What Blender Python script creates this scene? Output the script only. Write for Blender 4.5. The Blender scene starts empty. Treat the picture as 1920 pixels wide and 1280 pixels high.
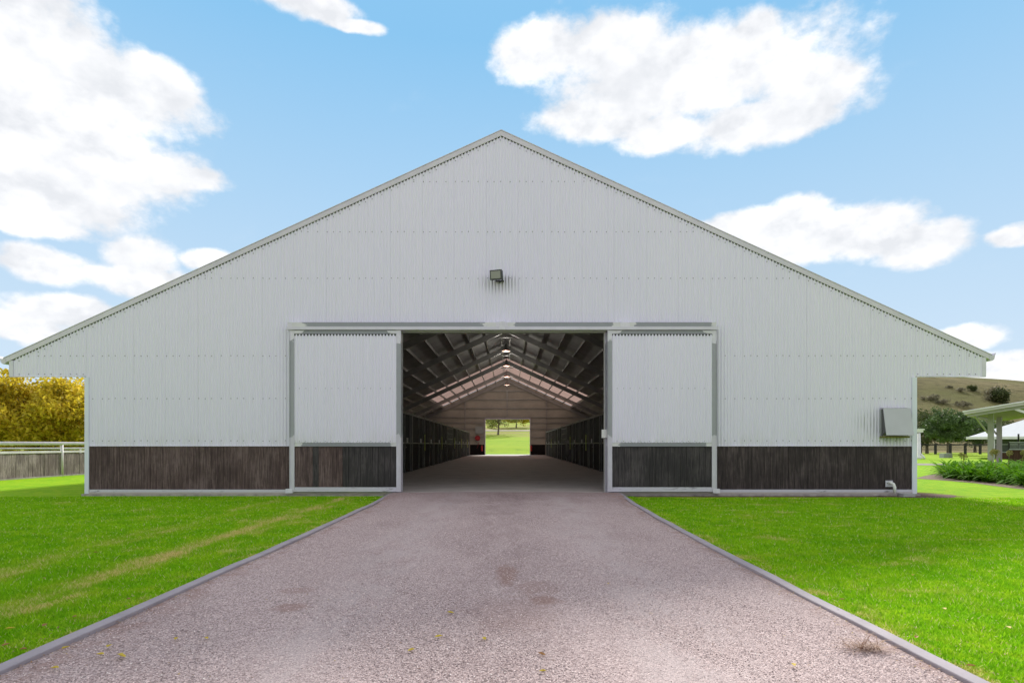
import bpy, math, random
import numpy as np
from mathutils import Vector, Matrix

R = math.radians
rng = np.random.default_rng(7)
random.seed(7)
scene = bpy.context.scene
col = scene.collection

# ------------------------------------------------------------------ camera
F = 1104.6            # focal length in pixels of the 1920 px wide photograph
VX, VY = 954.0, 833.0  # vanishing point of the aisle, horizon line
CAMZ = 1.22
cam_d = bpy.data.cameras.new('camera')
cam = bpy.data.objects.new('camera', cam_d)
col.objects.link(cam)
cam.location = (0, 0, CAMZ)
cam.rotation_euler = (R(90), 0, 0)
cam_d.sensor_fit = 'HORIZONTAL'
cam_d.sensor_width = 36.0
cam_d.lens = 36.0 * F / 1920.0
cam_d.shift_x = (960 - VX) / 1920.0
cam_d.shift_y = (VY - 640) / 1920.0
cam_d.clip_start = 0.05
cam_d.clip_end = 3000
scene.camera = cam

# ------------------------------------------------------------------ render / exposure
scene.view_settings.view_transform = 'Standard'
scene.view_settings.look = 'None'
scene.view_settings.gamma = 1.0
scene.view_settings.use_curve_mapping = False
scene.view_settings.exposure = 1.75
scene.render.engine = 'CYCLES'
scene.cycles.use_denoising = True
try:
    scene.cycles.denoiser = 'OPENIMAGEDENOISE'
    scene.cycles.denoising_input_passes = 'RGB_ALBEDO_NORMAL'
except Exception:
    pass
scene.cycles.use_adaptive_sampling = True
scene.cycles.adaptive_threshold = 0.02
scene.cycles.max_bounces = 7
scene.cycles.diffuse_bounces = 4
scene.cycles.glossy_bounces = 3
scene.cycles.transmission_bounces = 4
scene.cycles.sample_clamp_indirect = 6.0
scene.cycles.caustics_reflective = False
scene.cycles.caustics_refractive = False

# ------------------------------------------------------------------ sun and sky
SUN = Vector((0.40, 1.45, 1.0)).normalized()
SUN_EL = math.asin(SUN.z)
SUN_AZ = math.atan2(SUN.x, SUN.y)
sd = bpy.data.lights.new('sun', 'SUN')
sd.energy = 1.55
sd.angle = R(6.0)
sd.color = (1.0, 0.95, 0.86)
sun = bpy.data.objects.new('sun', sd)
col.objects.link(sun)
sun.location = (20, 60, 60)
sun.rotation_euler = (-SUN).to_track_quat('-Z', 'Y').to_euler()


class NT:
    """small helper to write node graphs"""
    def __init__(self, tree):
        self.t = tree
        self.n = tree.nodes
        self.l = tree.links

    def put(self, sock, v):
        if isinstance(v, bpy.types.NodeSocket):
            self.l.new(v, sock)
        elif isinstance(v, (tuple, list)):
            v = tuple(v)
            if sock.type == 'RGBA' and len(v) == 3:
                v = v + (1.0,)
            sock.default_value = v
        else:
            sock.default_value = v

    def node(self, kind, inputs=None, **props):
        n = self.n.new(kind)
        for k, v in props.items():
            setattr(n, k, v)
        for k, v in (inputs or {}).items():
            self.put(n.inputs[k], v)
        return n

    def math(self, op, a, b=0.0, c=None, clamp=False):
        n = self.node('ShaderNodeMath', {0: a, 1: b}, operation=op, use_clamp=clamp)
        if c is not None:
            self.put(n.inputs[2], c)
        return n.outputs[0]

    def vmath(self, op, a, b=(0, 0, 0)):
        n = self.node('ShaderNodeVectorMath', {0: a, 1: b}, operation=op)
        return n.outputs[1] if op in ('LENGTH', 'DOT_PRODUCT') else n.outputs[0]

    def sstep(self, x, lo, hi, a=0.0, b=1.0):
        n = self.node('ShaderNodeMapRange', {0: x, 1: lo, 2: hi, 3: a, 4: b}, interpolation_type='SMOOTHSTEP')
        return n.outputs[0]

    def lin(self, x, lo, hi, a=0.0, b=1.0):
        n = self.node('ShaderNodeMapRange', {0: x, 1: lo, 2: hi, 3: a, 4: b})
        return n.outputs[0]

    def mix(self, f, a, b, mode='MIX'):
        n = self.n.new('ShaderNodeMix')
        n.data_type = 'RGBA'
        n.blend_type = mode
        n.clamp_factor = True
        self.put(n.inputs[0], f)
        self.put(n.inputs[6], a)
        self.put(n.inputs[7], b)
        return n.outputs[2]

    def noise(self, vec, scale=5.0, detail=4.0, rough=0.55, dist=0.0):
        n = self.node('ShaderNodeTexNoise', {'Scale': scale, 'Detail': detail, 'Roughness': rough, 'Distortion': dist})
        if vec is not None:
            self.put(n.inputs['Vector'], vec)
        return n.outputs[0]

    def voronoi(self, vec, scale, feature='F1', rand=1.0):
        n = self.node('ShaderNodeTexVoronoi', {'Scale': scale, 'Randomness': rand}, feature=feature)
        self.put(n.inputs['Vector'], vec)
        return n

    def ramp(self, x, stops):
        n = self.n.new('ShaderNodeValToRGB')
        self.put(n.inputs[0], x)
        cr = n.color_ramp
        while len(cr.elements) < len(stops):
            cr.elements.new(0.5)
        for e, (p, c) in zip(cr.elements, stops):
            e.position = p
            e.color = tuple(c) + ((1.0,) if len(c) == 3 else ())
        return n.outputs[0]

    def sep(self, v):
        n = self.node('ShaderNodeSeparateXYZ', {0: v})
        return n.outputs[0], n.outputs[1], n.outputs[2]

    def comb(self, x, y, z):
        return self.node('ShaderNodeCombineXYZ', {0: x, 1: y, 2: z}).outputs[0]

    def pos(self):
        return self.node('ShaderNodeNewGeometry').outputs['Position']

    def island(self):
        return self.node('ShaderNodeNewGeometry').outputs['Random Per Island']

    def objrand(self):
        return self.node('ShaderNodeObjectInfo').outputs['Random']

    def scale(self, v, s):
        return self.vmath('MULTIPLY', v, s)

    def bump(self, h, strength=0.3, dist=0.01):
        n = self.node('ShaderNodeBump', {'Strength': strength, 'Distance': dist, 'Height': h})
        return n.outputs[0]


world = bpy.data.worlds.new('World')
scene.world = world
world.use_nodes = True
world.cycles.sampling_method = 'MANUAL'
world.cycles.sample_map_resolution = 512
w = NT(world.node_tree)
w.n.clear()
sky = w.n.new('ShaderNodeTexSky')
sky.sky_type = 'NISHITA'
sky.sun_disc = False
sky.sun_elevation = SUN_EL
sky.sun_rotation = SUN_AZ
sky.altitude = 100
sky.air_density = 1.0
sky.dust_density = 0.35
sky.ozone_density = 3.0
dirv = w.node('ShaderNodeTexCoord').outputs['Generated']
dirn = w.vmath('NORMALIZE', dirv)
dx, dy, dz = w.sep(dirn)
az = w.math('ARCTAN2', dx, dy)
el = w.math('ARCSINE', dz)


def sky_ang(px, py):
    u, v = (px - VX) / F, (VY - py) / F
    return math.atan(u), math.atan(v / math.sqrt(1 + u * u))


# cumulus clouds of this sky: centre and half-size of each heap, by its bearing and height above the horizon
HEAPS = [(20, 70, 235, 150), (170, 170, 225, 100), (285, 165, 95, 70), (50, 240, 300, 85), (60, 300, 330, 80), (250, 318, 150, 52), (40, 340, 260, 80),
         (350, 338, 80, 22), (70, 375, 230, 55), (50, 420, 130, 34),
         (600, 15, 95, 38), (560, -10, 80, 50), (670, 50, 65, 19),
         (1010, 95, 85, 72), (1140, 80, 130, 62), (1430, 75, 72, 65), (1290, 140, 290, 95), (1520, 160, 125, 65),
         (1130, 220, 140, 48), (1240, 248, 80, 42), (1440, 225, 170, 50),
         (1480, 455, 205, 50), (1510, 415, 80, 46), (1600, 435, 120, 50), (1720, 455, 100, 42), (1390, 425, 100, 30),
         (260, 478, 85, 52), (400, 485, 60, 20), (290, 530, 150, 36), (95, 505, 90, 34), (130, 588, 130, 32), (40, 610, 110, 28),
         (1905, 436, 66, 22), (1830, 628, 80, 26), (1890, 690, 110, 34), (1690, 560, 0.1, 0.1)]
wn = w.node('ShaderNodeTexNoise', {'Vector': w.scale(dirn, (1, 1, 1.6)), 'Scale': 5.0, 'Detail': 4.0, 'Roughness': 0.6})
warp = w.vmath('MULTIPLY', w.vmath('SUBTRACT', wn.outputs[1], (0.5, 0.5, 0.5)), (0.10, 0.055, 0))
ang = w.vmath('ADD', w.comb(az, el, 0.0), warp)
cur = None
for (px, py, rx, ry) in HEAPS[:-1]:
    a0, e0 = sky_ang(px, py)
    a1, _ = sky_ang(px + rx, py)
    a2, _ = sky_ang(px - rx, py)
    _, e1 = sky_ang(px, py - ry)
    _, e2 = sky_ang(px, py + ry)
    d = w.vmath('SUBTRACT', ang, (a0, e0, 0))
    d = w.vmath('MULTIPLY', d, (2 / max(1e-4, a1 - a2), 2 / max(1e-4, e1 - e2), 0))
    ln = w.vmath('LENGTH', d)
    cur = ln if cur is None else w.math('SMOOTH_MIN', cur, ln, 0.18)
heap = w.math('SUBTRACT', 1.06, cur)
fb = w.noise(w.scale(dirn, (1, 1, 1.5)), 13.0, 6.0, 0.62)
fine = w.noise(w.scale(dirn, (1, 1, 1.4)), 38.0, 4.0, 0.62)
# unseen cumulus round the rest of the sky, made fuller to add fill light
roundsky = w.noise(w.scale(dirn, (1, 1, 1.8)), 2.6, 2.0, 0.5)
inview = w.math('MULTIPLY', w.sstep(w.math('ABSOLUTE', az), 0.78, 0.95, 1.0, 0.0), w.sstep(el, 0.62, 0.80, 1.0, 0.0))
outfield = w.math('MULTIPLY', w.math('SUBTRACT', roundsky, 0.355), 6.0)
field = w.math('ADD', w.math('MULTIPLY', heap, inview), w.math('MULTIPLY', outfield, w.math('SUBTRACT', 1.0, inview)))
dens = w.math('ADD', field, w.math('MULTIPLY', w.math('SUBTRACT', fb, 0.5), 0.75))
dens = w.math('ADD', dens, w.math('MULTIPLY', w.math('SUBTRACT', fine, 0.5), 0.5))
cover = w.sstep(dens, -0.10, 0.38)
cover = w.math('MULTIPLY', cover, w.sstep(el, 0.0, 0.06))
# thin veil of vapour that thickens towards the horizon
veil = w.math('MULTIPLY', w.lin(el, 0.60, 0.08), 0.92)
veil = w.math('ADD', veil, w.math('MULTIPLY', w.sstep(fb, 0.55, 0.9), 0.12))
fb_up = w.noise(w.vmath('ADD', w.scale(dirn, (1, 1, 1.5)), (0.0, 0.0, 0.035)), 13.0, 3.0, 0.55)
lit = w.math('ADD', 0.5, w.math('MULTIPLY', w.math('SUBTRACT', fb, fb_up), 2.6), clamp=True)
deep = wn.outputs[0]
lit2 = w.math('MULTIPLY', lit, w.sstep(deep, 0.33, 0.58, 0.35, 1.0), clamp=True)
ccol = w.mix(lit2, (2.05, 2.11, 2.22), (2.95, 2.95, 2.98))
# thin cloud over the sun takes the glare out of the clear sky
sr = w.node('ShaderNodeSeparateColor', {0: sky.outputs[0]})
skyc = w.comb(w.math('SMOOTH_MIN', sr.outputs[0], 0.66, 0.3), w.math('SMOOTH_MIN', sr.outputs[1], 1.42, 0.5), w.math('SMOOTH_MIN', sr.outputs[2], 2.2, 0.6))
skyv = w.mix(veil, skyc, (1.72, 2.05, 2.38))
skyc2 = w.mix(cover, skyv, ccol)
bg = w.node('ShaderNodeBackground', {'Color': skyc2, 'Strength': 0.12})
wo = w.n.new('ShaderNodeOutputWorld')
w.l.new(bg.outputs[0], wo.inputs[0])

# ------------------------------------------------------------------ pixel helpers
S14 = F / 14.0


def PX(px, Y):
    return (px - VX) / F * Y


def PZ(py, Y):
    return CAMZ + (VY - py) / F * Y


# ------------------------------------------------------------------ materials
MATS = {}


def material(name, fn):
    m = bpy.data.materials.new(name)
    m.use_nodes = True
    t = NT(m.node_tree)
    bsdf = t.n['Principled BSDF']
    fn(t, bsdf)
    MATS[name] = m
    return m


def plain(name, c, rough=0.6, metal=0.0, var=0.12, vscale=4.0, bump=0.0, bscale=60.0, spec=0.5):
    def fn(t, b):
        p = t.pos()
        n = t.noise(p, vscale, 5.0, 0.6)
        d = t.mix(t.lin(n, 0.3, 0.7), tuple(x * (1 - var) for x in c), tuple(min(1, x * (1 + var)) for x in c))
        t.put(b.inputs['Base Color'], d)
        t.put(b.inputs['Roughness'], rough)
        t.put(b.inputs['Metallic'], metal)
        t.put(b.inputs['Specular IOR Level'], spec)
        if bump:
            t.put(b.inputs['Normal'], t.bump(t.noise(p, bscale, 4.0, 0.6), bump, 0.01))
    return material(name, fn)


def m_wall(t, b):
    p = t.pos()
    x, y, z = t.sep(p)
    big = t.noise(p, 0.45, 3.0, 0.5)
    streak = t.noise(t.scale(p, (13.0, 1.0, 0.05)), 1.0, 4.0, 0.6)
    sheet = t.noise(t.comb(t.math('FLOOR', t.math('DIVIDE', t.math('ADD', x, 1.26), 0.762)), 0.0, 3.3), 3.7, 0.0)
    c = t.mix(t.lin(streak, 0.3, 0.72), (0.71, 0.692, 0.815), (0.735, 0.716, 0.84))
    c = t.mix(t.lin(sheet, 0.2, 0.8, 0.0, 0.35), c, (0.77, 0.745, 0.84))
    c = t.mix(t.lin(big, 0.3, 0.7, 0.0, 0.25), c, (0.69, 0.67, 0.775))
    # grime run-off below the floodlight and beside the hooded box, a little algae low on the sheets
    def stain(x0, z0, wx, up, dn, k):
        ax = t.sstep(t.math('ABSOLUTE', t.math('SUBTRACT', x, x0)), 0.05, wx, 1.0, 0.0)
        az_ = t.math('MULTIPLY', t.sstep(z, z0 - dn, z0 - 0.03, 0.0, 1.0), t.sstep(z, z0 + 0.02, z0 + up, 1.0, 0.0))
        ph = t.math('COSINE', t.math('MULTIPLY', t.math('ADD', x, 1.2636), 2 * math.pi / 0.0762))
        val = t.sstep(ph, 0.2, -0.8)
        nz = t.noise(t.scale(p, (22.0, 1.0, 2.0)), 1.0, 3.0)
        return t.math('MULTIPLY', t.math('MULTIPLY', t.math('MULTIPLY', ax, az_), t.math('MULTIPLY', val, t.lin(nz, 0.25, 0.6))), k, clamp=True)
    s1 = stain(-0.19, 5.13, 0.62, 0.14, 0.42, 1.0)
    s2 = stain(8.75, 1.75, 0.75, 0.40, 0.5, 0.75)
    s3 = stain(9.2, 1.36, 0.6, 0.05, 0.25, 0.7)
    c = t.mix(s1, c, (0.10, 0.10, 0.095))
    c = t.mix(t.math('MAXIMUM', s2, s3), c, (0.14, 0.145, 0.12))
    low = t.math('MULTIPLY', t.sstep(z, 1.7, 1.15), t.lin(t.noise(t.scale(p, (3, 1, 1.2)), 1.0, 4.0), 0.4, 0.8))
    c = t.mix(t.math('MULTIPLY', low, 0.45), c, (0.50, 0.50, 0.40))
    t.put(b.inputs['Base Color'], c)
    t.put(b.inputs['Roughness'], t.lin(streak, 0.3, 0.7, 0.34, 0.46))
    t.put(b.inputs['Specular IOR Level'], 0.5)


material('wall_steel', m_wall)
plain('trim_steel', (0.60, 0.58, 0.665), 0.5, var=0.06, vscale=2.5)
plain('corner_steel', (0.66, 0.685, 0.79), 0.45, var=0.05, vscale=1.5)
plain('roof_steel', (0.58, 0.555, 0.62), 0.5, var=0.08, vscale=1.2)
plain('soffit_paint', (0.45, 0.45, 0.42), 0.7)
plain('shade_backing_black', (0.06, 0.06, 0.065), 0.9)  # black of the painted valley shade, also of the wall backings
plain('screw_steel', (0.10, 0.10, 0.11), 0.5)


def m_frame(t, b):
    """galvanised steel with pale brushed-on zinc paint around the welds"""
    p = t.pos()
    x, y, z = t.sep(p)
    n = t.noise(t.scale(p, (7, 7, 4.5)), 1.0, 5.0, 0.65)
    nn = t.math('MULTIPLY', t.math('SUBTRACT', n, 0.5), 0.5)
    zz = t.math('ADD', z, nn)
    pale = t.math('MAXIMUM', t.sstep(zz, 1.45, 1.40), t.sstep(zz, 3.62, 3.67))
    mid = t.math('MULTIPLY', t.sstep(z, 3.78, 3.80), t.sstep(z, 3.95, 3.93))
    c1 = t.mix(n, (0.27, 0.28, 0.305), (0.35, 0.36, 0.385))
    c2 = t.mix(n, (0.46, 0.445, 0.505), (0.64, 0.625, 0.69))
    t.put(b.inputs['Base Color'], t.mix(pale, c1, c2))
    t.put(b.inputs['Roughness'], 0.5)
    t.put(b.inputs['Metallic'], 0.15)


material('galvanised_stile', m_frame)


def m_rail(t, b):
    g = t.node('ShaderNodeTexCoord').outputs['Generated']
    gx, gy, gz = t.sep(g)
    p = t.pos()
    n = t.noise(t.scale(p, (5, 5, 14)), 1.0, 5.0, 0.65)
    e = t.math('ABSOLUTE', t.math('SUBTRACT', gx, 0.5))
    e = t.math('ADD', e, t.math('MULTIPLY', t.math('SUBTRACT', n, 0.5), 0.16))
    pale = t.sstep(e, 0.435, 0.445)
    c1 = t.mix(n, (0.23, 0.24, 0.265), (0.29, 0.30, 0.325))
    c2 = t.mix(n, (0.52, 0.52, 0.53), (0.68, 0.68, 0.68))
    t.put(b.inputs['Base Color'], t.mix(pale, c1, c2))
    t.put(b.inputs['Roughness'], 0.5)
    t.put(b.inputs['Metallic'], 0.15)


material('galvanised_rail', m_rail)
plain('zinc_paint', (0.64, 0.625, 0.69), 0.6, var=0.10, vscale=9.0)


def m_basetrim(t, b):
    p = t.pos()
    n = t.noise(t.scale(p, (3.5, 3.5, 16)), 1.0, 6.0, 0.75)
    blot = t.noise(p, 1.1, 3.0)
    m = t.math('MULTIPLY', t.sstep(n, 0.52, 0.66), t.lin(blot, 0.38, 0.62))
    t.put(b.inputs['Base Color'], t.mix(m, (0.54, 0.525, 0.60), (0.13, 0.12, 0.13)))
    t.put(b.inputs['Roughness'], 0.6)


material('base_trim_paint', m_basetrim)


def plank_mat(name, dark, mid, pale, amount):
    def fn(t, b):
        p = t.pos()
        x, y, z = t.sep(p)
        r = t.objrand()
        off = t.comb(t.math('MULTIPLY', r, 37.0), t.math('MULTIPLY', r, 11.0), t.math('MULTIPLY', r, 53.0))
        v = t.vmath('ADD', t.scale(p, (42, 42, 2.2)), off)
        g = t.noise(v, 1.0, 8.0, 0.7, 0.6)
        g2 = t.noise(t.vmath('ADD', t.scale(p, (110, 110, 4.0)), off), 1.0, 4.0, 0.6)
        worn = t.noise(t.scale(p, (1.7, 1.7, 1.1)), 1.0, 6.0, 0.7)
        c = t.mix(t.lin(g, 0.28, 0.75), dark, mid)
        f = t.math('MULTIPLY', t.sstep(t.math('ADD', t.math('MULTIPLY', g, 0.55), t.math('MULTIPLY', worn, 0.45)), 0.45, 0.64), amount, clamp=True)
        c = t.mix(f, c, pale)
        c = t.mix(t.lin(r, 0.0, 1.0, 0.0, 0.38), c, t.mix(1.0, c, (0.50, 0.50, 0.52), 'MULTIPLY'))
        c = t.mix(t.sstep(g2, 0.62, 0.75, 0.0, 0.6), c, dark)
        t.put(b.inputs['Base Color'], c)
        t.put(b.inputs['Roughness'], 0.85)
        t.put(b.inputs['Specular IOR Level'], 0.25)
        t.put(b.inputs['Normal'], t.bump(g, 0.35, 0.006))
    return material(name, fn)


plank_mat('plank_weathered', (0.046, 0.032, 0.032), (0.125, 0.080, 0.077), (0.215, 0.155, 0.150), 0.75)
plank_mat('plank_dark', (0.026, 0.021, 0.022), (0.062, 0.046, 0.047), (0.150, 0.115, 0.117), 0.7)
plank_mat('plank_black', (0.026, 0.024, 0.026), (0.055, 0.049, 0.051), (0.115, 0.10, 0.102), 0.7)
plank_mat('plank_fence', (0.085, 0.062, 0.066), (0.25, 0.185, 0.19), (0.42, 0.335, 0.345), 0.9)
plank_mat('plank_red', (0.06, 0.030, 0.022), (0.14, 0.065, 0.045), (0.20, 0.12, 0.09), 0.5)
plank_mat('stall_board', (0.009, 0.009, 0.010), (0.020, 0.019, 0.020), (0.032, 0.030, 0.030), 0.4)


def m_concrete(t, b):
    p = t.pos()
    n = t.noise(p, 1.3, 6.0, 0.65)
    n2 = t.noise(p, 30.0, 4.0, 0.6)
    c = t.mix(t.lin(n, 0.3, 0.7), (0.34, 0.30, 0.28), (0.48, 0.425, 0.405))
    c = t.mix(t.sstep(n2, 0.55, 0.75, 0.0, 0.35), c, (0.2, 0.17, 0.16))
    t.put(b.inputs['Base Color'], c)
    t.put(b.inputs['Roughness'], 0.75)
    t.put(b.inputs['Normal'], t.bump(n2, 0.2, 0.005))


material('concrete_floor', m_concrete)
plain('concrete_edge', (0.33, 0.30, 0.285), 0.9, var=0.3, vscale=6, bump=0.3, bscale=45)


def m_kerb(t, b):
    p = t.pos()
    n = t.noise(p, 3.0, 6.0, 0.65)
    n2 = t.noise(p, 90.0, 3.0, 0.6)
    c = t.mix(t.lin(n, 0.3, 0.7), (0.26, 0.232, 0.26), (0.36, 0.322, 0.352))
    c = t.mix(t.sstep(n2, 0.5, 0.75, 0.0, 0.4), c, (0.22, 0.20, 0.21))
    t.put(b.inputs['Base Color'], c)
    t.put(b.inputs['Roughness'], 0.8)
    t.put(b.inputs['Normal'], t.bump(n2, 0.25, 0.004))


material('kerb_concrete', m_kerb)


def m_gravel(t, b):
    p = t.pos()
    x, y, z = t.sep(p)
    v = t.voronoi(p, 105.0)
    v2 = t.voronoi(p, 190.0)
    rr = t.sep(v.outputs['Color'])[0]
    rr2 = t.sep(v2.outputs['Color'])[1]
    stone = t.ramp(rr, [(0.0, (0.208, 0.155, 0.153)), (0.3, (0.401, 0.305, 0.299)), (0.65, (0.546, 0.430, 0.423)), (1.0, (0.779, 0.638, 0.622))])
    stone2 = t.ramp(rr2, [(0.0, (0.292, 0.218, 0.217)), (1.0, (0.633, 0.503, 0.497))])
    c = t.mix(0.35, stone, stone2)
    gap = t.sstep(v.outputs['Distance'], 0.52, 0.85)
    c = t.mix(t.math('MULTIPLY', gap, 0.75), c, (0.10, 0.08, 0.08))
    big = t.noise(t.scale(p, (1.0, 0.45, 1)), 0.9, 5.0, 0.6)
    c = t.mix(t.sstep(big, 0.5, 0.75, 0.0, 0.35), c, t.mix(1.0, c, (0.62, 0.58, 0.58), 'MULTIPLY'))
    # wheel tracks packed smoother and paler, rough darker crown between them
    wob = t.math('MULTIPLY', t.math('SUBTRACT', t.noise(t.scale(p, (0.6, 0.35, 1)), 1.0, 3.0), 0.5), 1.1)
    xc_ = t.math('ABSOLUTE', t.math('ADD', t.math('ADD', x, 0.12), wob))
    mott = t.noise(t.scale(p, (3.0, 1.2, 1)), 1.0, 6.0, 0.7)
    crown_ = t.math('MULTIPLY', t.sstep(xc_, 0.75, 0.2), t.sstep(mott, 0.38, 0.60))
    c = t.mix(t.math('MULTIPLY', crown_, 0.40), c, t.mix(1.0, c, (0.62, 0.57, 0.58), 'MULTIPLY'))
    track_ = t.math('MULTIPLY', t.sstep(t.math('ABSOLUTE', t.math('SUBTRACT', xc_, 1.15)), 0.5, 0.1), t.sstep(mott, 0.62, 0.42))
    c = t.mix(t.math('MULTIPLY', track_, 0.4), c, (0.50, 0.43, 0.43))
    fine_dust = t.noise(p, 2.3, 5.0, 0.6)
    c = t.mix(t.sstep(fine_dust, 0.55, 0.8, 0.0, 0.4), c, (0.47, 0.385, 0.375))
    # worn rusty dirt spots and a darker strip along the threshold
    for (sx, sy, wx, wy, k) in ((-0.02, 5.45, 0.10, 0.45, 0.75), (0.23, 4.95, 0.22, 0.25, 0.35), (0.28, 4.55, 0.13, 0.16, 0.7), (-1.6, 4.35, 0.13, 0.13, 0.6), (-1.75, 4.85, 0.14, 0.13, 0.4), (0.05, 4.2, 0.35, 0.5, 0.25)):
        d = t.vmath('LENGTH', t.vmath('MULTIPLY', t.vmath('SUBTRACT', p, (sx, sy, 0)), (1 / wx, 1 / wy, 0)))
        d = t.math('ADD', d, t.math('MULTIPLY', t.math('SUBTRACT', t.noise(p, 9.0, 4.0), 0.5), 1.6))
        c = t.mix(t.sstep(d, 1.25, 0.5, 0.0, k), c, (0.27, 0.165, 0.14))
    strip = t.math('MULTIPLY', t.sstep(t.math('ADD', y, t.math('MULTIPLY', t.math('SUBTRACT', t.noise(t.scale(p, (1.2, 1, 1)), 1.0, 5.0), 0.5), 4.0)), 11.4, 13.4), 0.5)
    c = t.mix(strip, c, t.mix(1.0, c, (0.62, 0.55, 0.55), 'MULTIPLY'))
    # dirt and leaf litter gathered against the kerbs
    ex = t.math('ABSOLUTE', t.math('ADD', x, 0.12))
    edge = t.math('MULTIPLY', t.sstep(ex, 2.15, 2.55), t.sstep(t.noise(p, 5.0, 5.0, 0.65), 0.45, 0.62))
    c = t.mix(t.math('MULTIPLY', edge, 0.8), c, (0.30, 0.19, 0.165))
    t.put(b.inputs['Base Color'], c)
    t.put(b.inputs['Roughness'], 0.9)
    t.put(b.inputs['Specular IOR Level'], 0.25)
    h = t.math('SUBTRACT', 1.0, v.outputs['Distance'])
    t.put(b.inputs['Normal'], t.bump(h, 0.6, 0.012))


material('gravel_seal', m_gravel)


def m_stone(t, b):
    r = t.island()
    p = t.pos()
    c = t.ramp(r, [(0.0, (0.181, 0.138, 0.138)), (0.25, (0.376, 0.287, 0.285)), (0.6, (0.546, 0.430, 0.423)), (0.95, (0.779, 0.638, 0.622)), (1.0, (0.781, 0.723, 0.688))])
    big = t.noise(t.scale(p, (1.0, 0.45, 1)), 0.9, 5.0, 0.6)
    c = t.mix(t.sstep(big, 0.5, 0.75, 0.0, 0.35), c, t.mix(1.0, c, (0.62, 0.58, 0.58), 'MULTIPLY'))
    t.put(b.inputs['Base Color'], c)
    t.put(b.inputs['Roughness'], 0.85)
    t.put(b.inputs['Specular IOR Level'], 0.3)


material('gravel_stone', m_stone)


def grass_colour(t, p, r):
    """green of the mown lawn with its dry tracks and straw patches (r: blade random or None)"""
    x, y, z = t.sep(p)
    big = t.noise(p, 0.55, 4.0, 0.6)
    med = t.noise(p, 3.2, 5.0, 0.65)
    fine_ = t.noise(p, 24.0, 4.0, 0.65)
    c = t.mix(t.lin(big, 0.3, 0.7), (0.175, 0.455, 0.006), (0.27, 0.56, 0.010))
    c = t.mix(t.sstep(med, 0.42, 0.66, 0.0, 0.7), c, (0.38, 0.60, 0.018))
    patch = t.noise(t.vmath('ADD', p, (4.4, 1.9, 0)), 1.7, 5.0, 0.7)
    c = t.mix(t.sstep(patch, 0.54, 0.70, 0.0, 0.6), c, (0.115, 0.37, 0.006))
    c = t.mix(t.sstep(fine_, 0.48, 0.70, 0.0, 0.45), c, (0.10, 0.31, 0.006))
    # two old wheel tracks parallel to the kerb on the left, mowing scars across the right
    m1 = t.noise(t.scale(p, (2.2, 0.7, 1)), 1.0, 5.0, 0.6)
    xw = t.math('ADD', x, t.math('MULTIPLY', t.math('SUBTRACT', t.noise(t.scale(p, (1.3, 0.6, 1)), 1.0, 4.0, 0.6), 0.5), 0.9))
    tr = t.math('MAXIMUM', t.sstep(t.math('ABSOLUTE', t.math('ADD', xw, 3.62)), 0.50, 0.08), t.math('MULTIPLY', t.sstep(t.math('ABSOLUTE', t.math('ADD', xw, 4.85)), 0.42, 0.08), 0.75))
    tr = t.math('MULTIPLY', tr, t.sstep(m1, 0.34, 0.64))
    tr = t.math('MULTIPLY', tr, t.sstep(t.noise(p, 6.0, 4.0, 0.65), 0.25, 0.55, 0.35, 1.0))
    m2 = t.noise(t.vmath('ADD', t.scale(p, (0.55, 3.0, 1)), (3.1, 8.8, 0)), 1.0, 5.0, 0.65)
    sc = t.math('MULTIPLY', t.sstep(m2, 0.57, 0.70), t.sstep(x, 2.5, 3.5))
    m3 = t.noise(t.vmath('ADD', p, (9.0, 2.0, 0)), 1.1, 6.0, 0.7)
    sp = t.math('MULTIPLY', t.sstep(m3, 0.53, 0.70), 0.68)
    ke = t.math('ABSOLUTE', t.math('ADD', x, 0.15))
    kedge = t.math('MULTIPLY', t.math('MULTIPLY', t.sstep(ke, 3.05, 2.62), t.sstep(t.noise(p, 4.0, 4.0, 0.6), 0.42, 0.62)), 0.7)
    dry = t.math('MAXIMUM', t.math('MAXIMUM', tr, sc), t.math('MAXIMUM', sp, kedge))
    dry = t.math('MULTIPLY', dry, t.sstep(y, 16.0, 13.0))
    if r is not None:
        dry2 = t.math('ADD', t.math('MULTIPLY', dry, 0.85), t.math('MULTIPLY', t.sstep(r, 0.93, 1.0), 0.6), clamp=True)
        tint = t.ramp(r, [(0.0, (0.58, 0.68, 0.6)), (0.5, (1.0, 1.0, 1.0)), (1.0, (1.6, 1.3, 2.0))])
        c = t.mix(1.0, c, tint, 'MULTIPLY')
        c = t.mix(t.math('MULTIPLY', dry, 0.9), c, (0.46, 0.53, 0.05))
        c = t.mix(t.sstep(t.math('ADD', dry2, t.math('MULTIPLY', t.math('SUBTRACT', r, 0.5), 0.5)), 0.30, 0.85), c, t.mix(r, (0.56, 0.48, 0.17), (0.80, 0.68, 0.34)))
    else:
        c = t.mix(t.math('MULTIPLY', dry, 0.8), c, (0.50, 0.44, 0.12))
    return c


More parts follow.
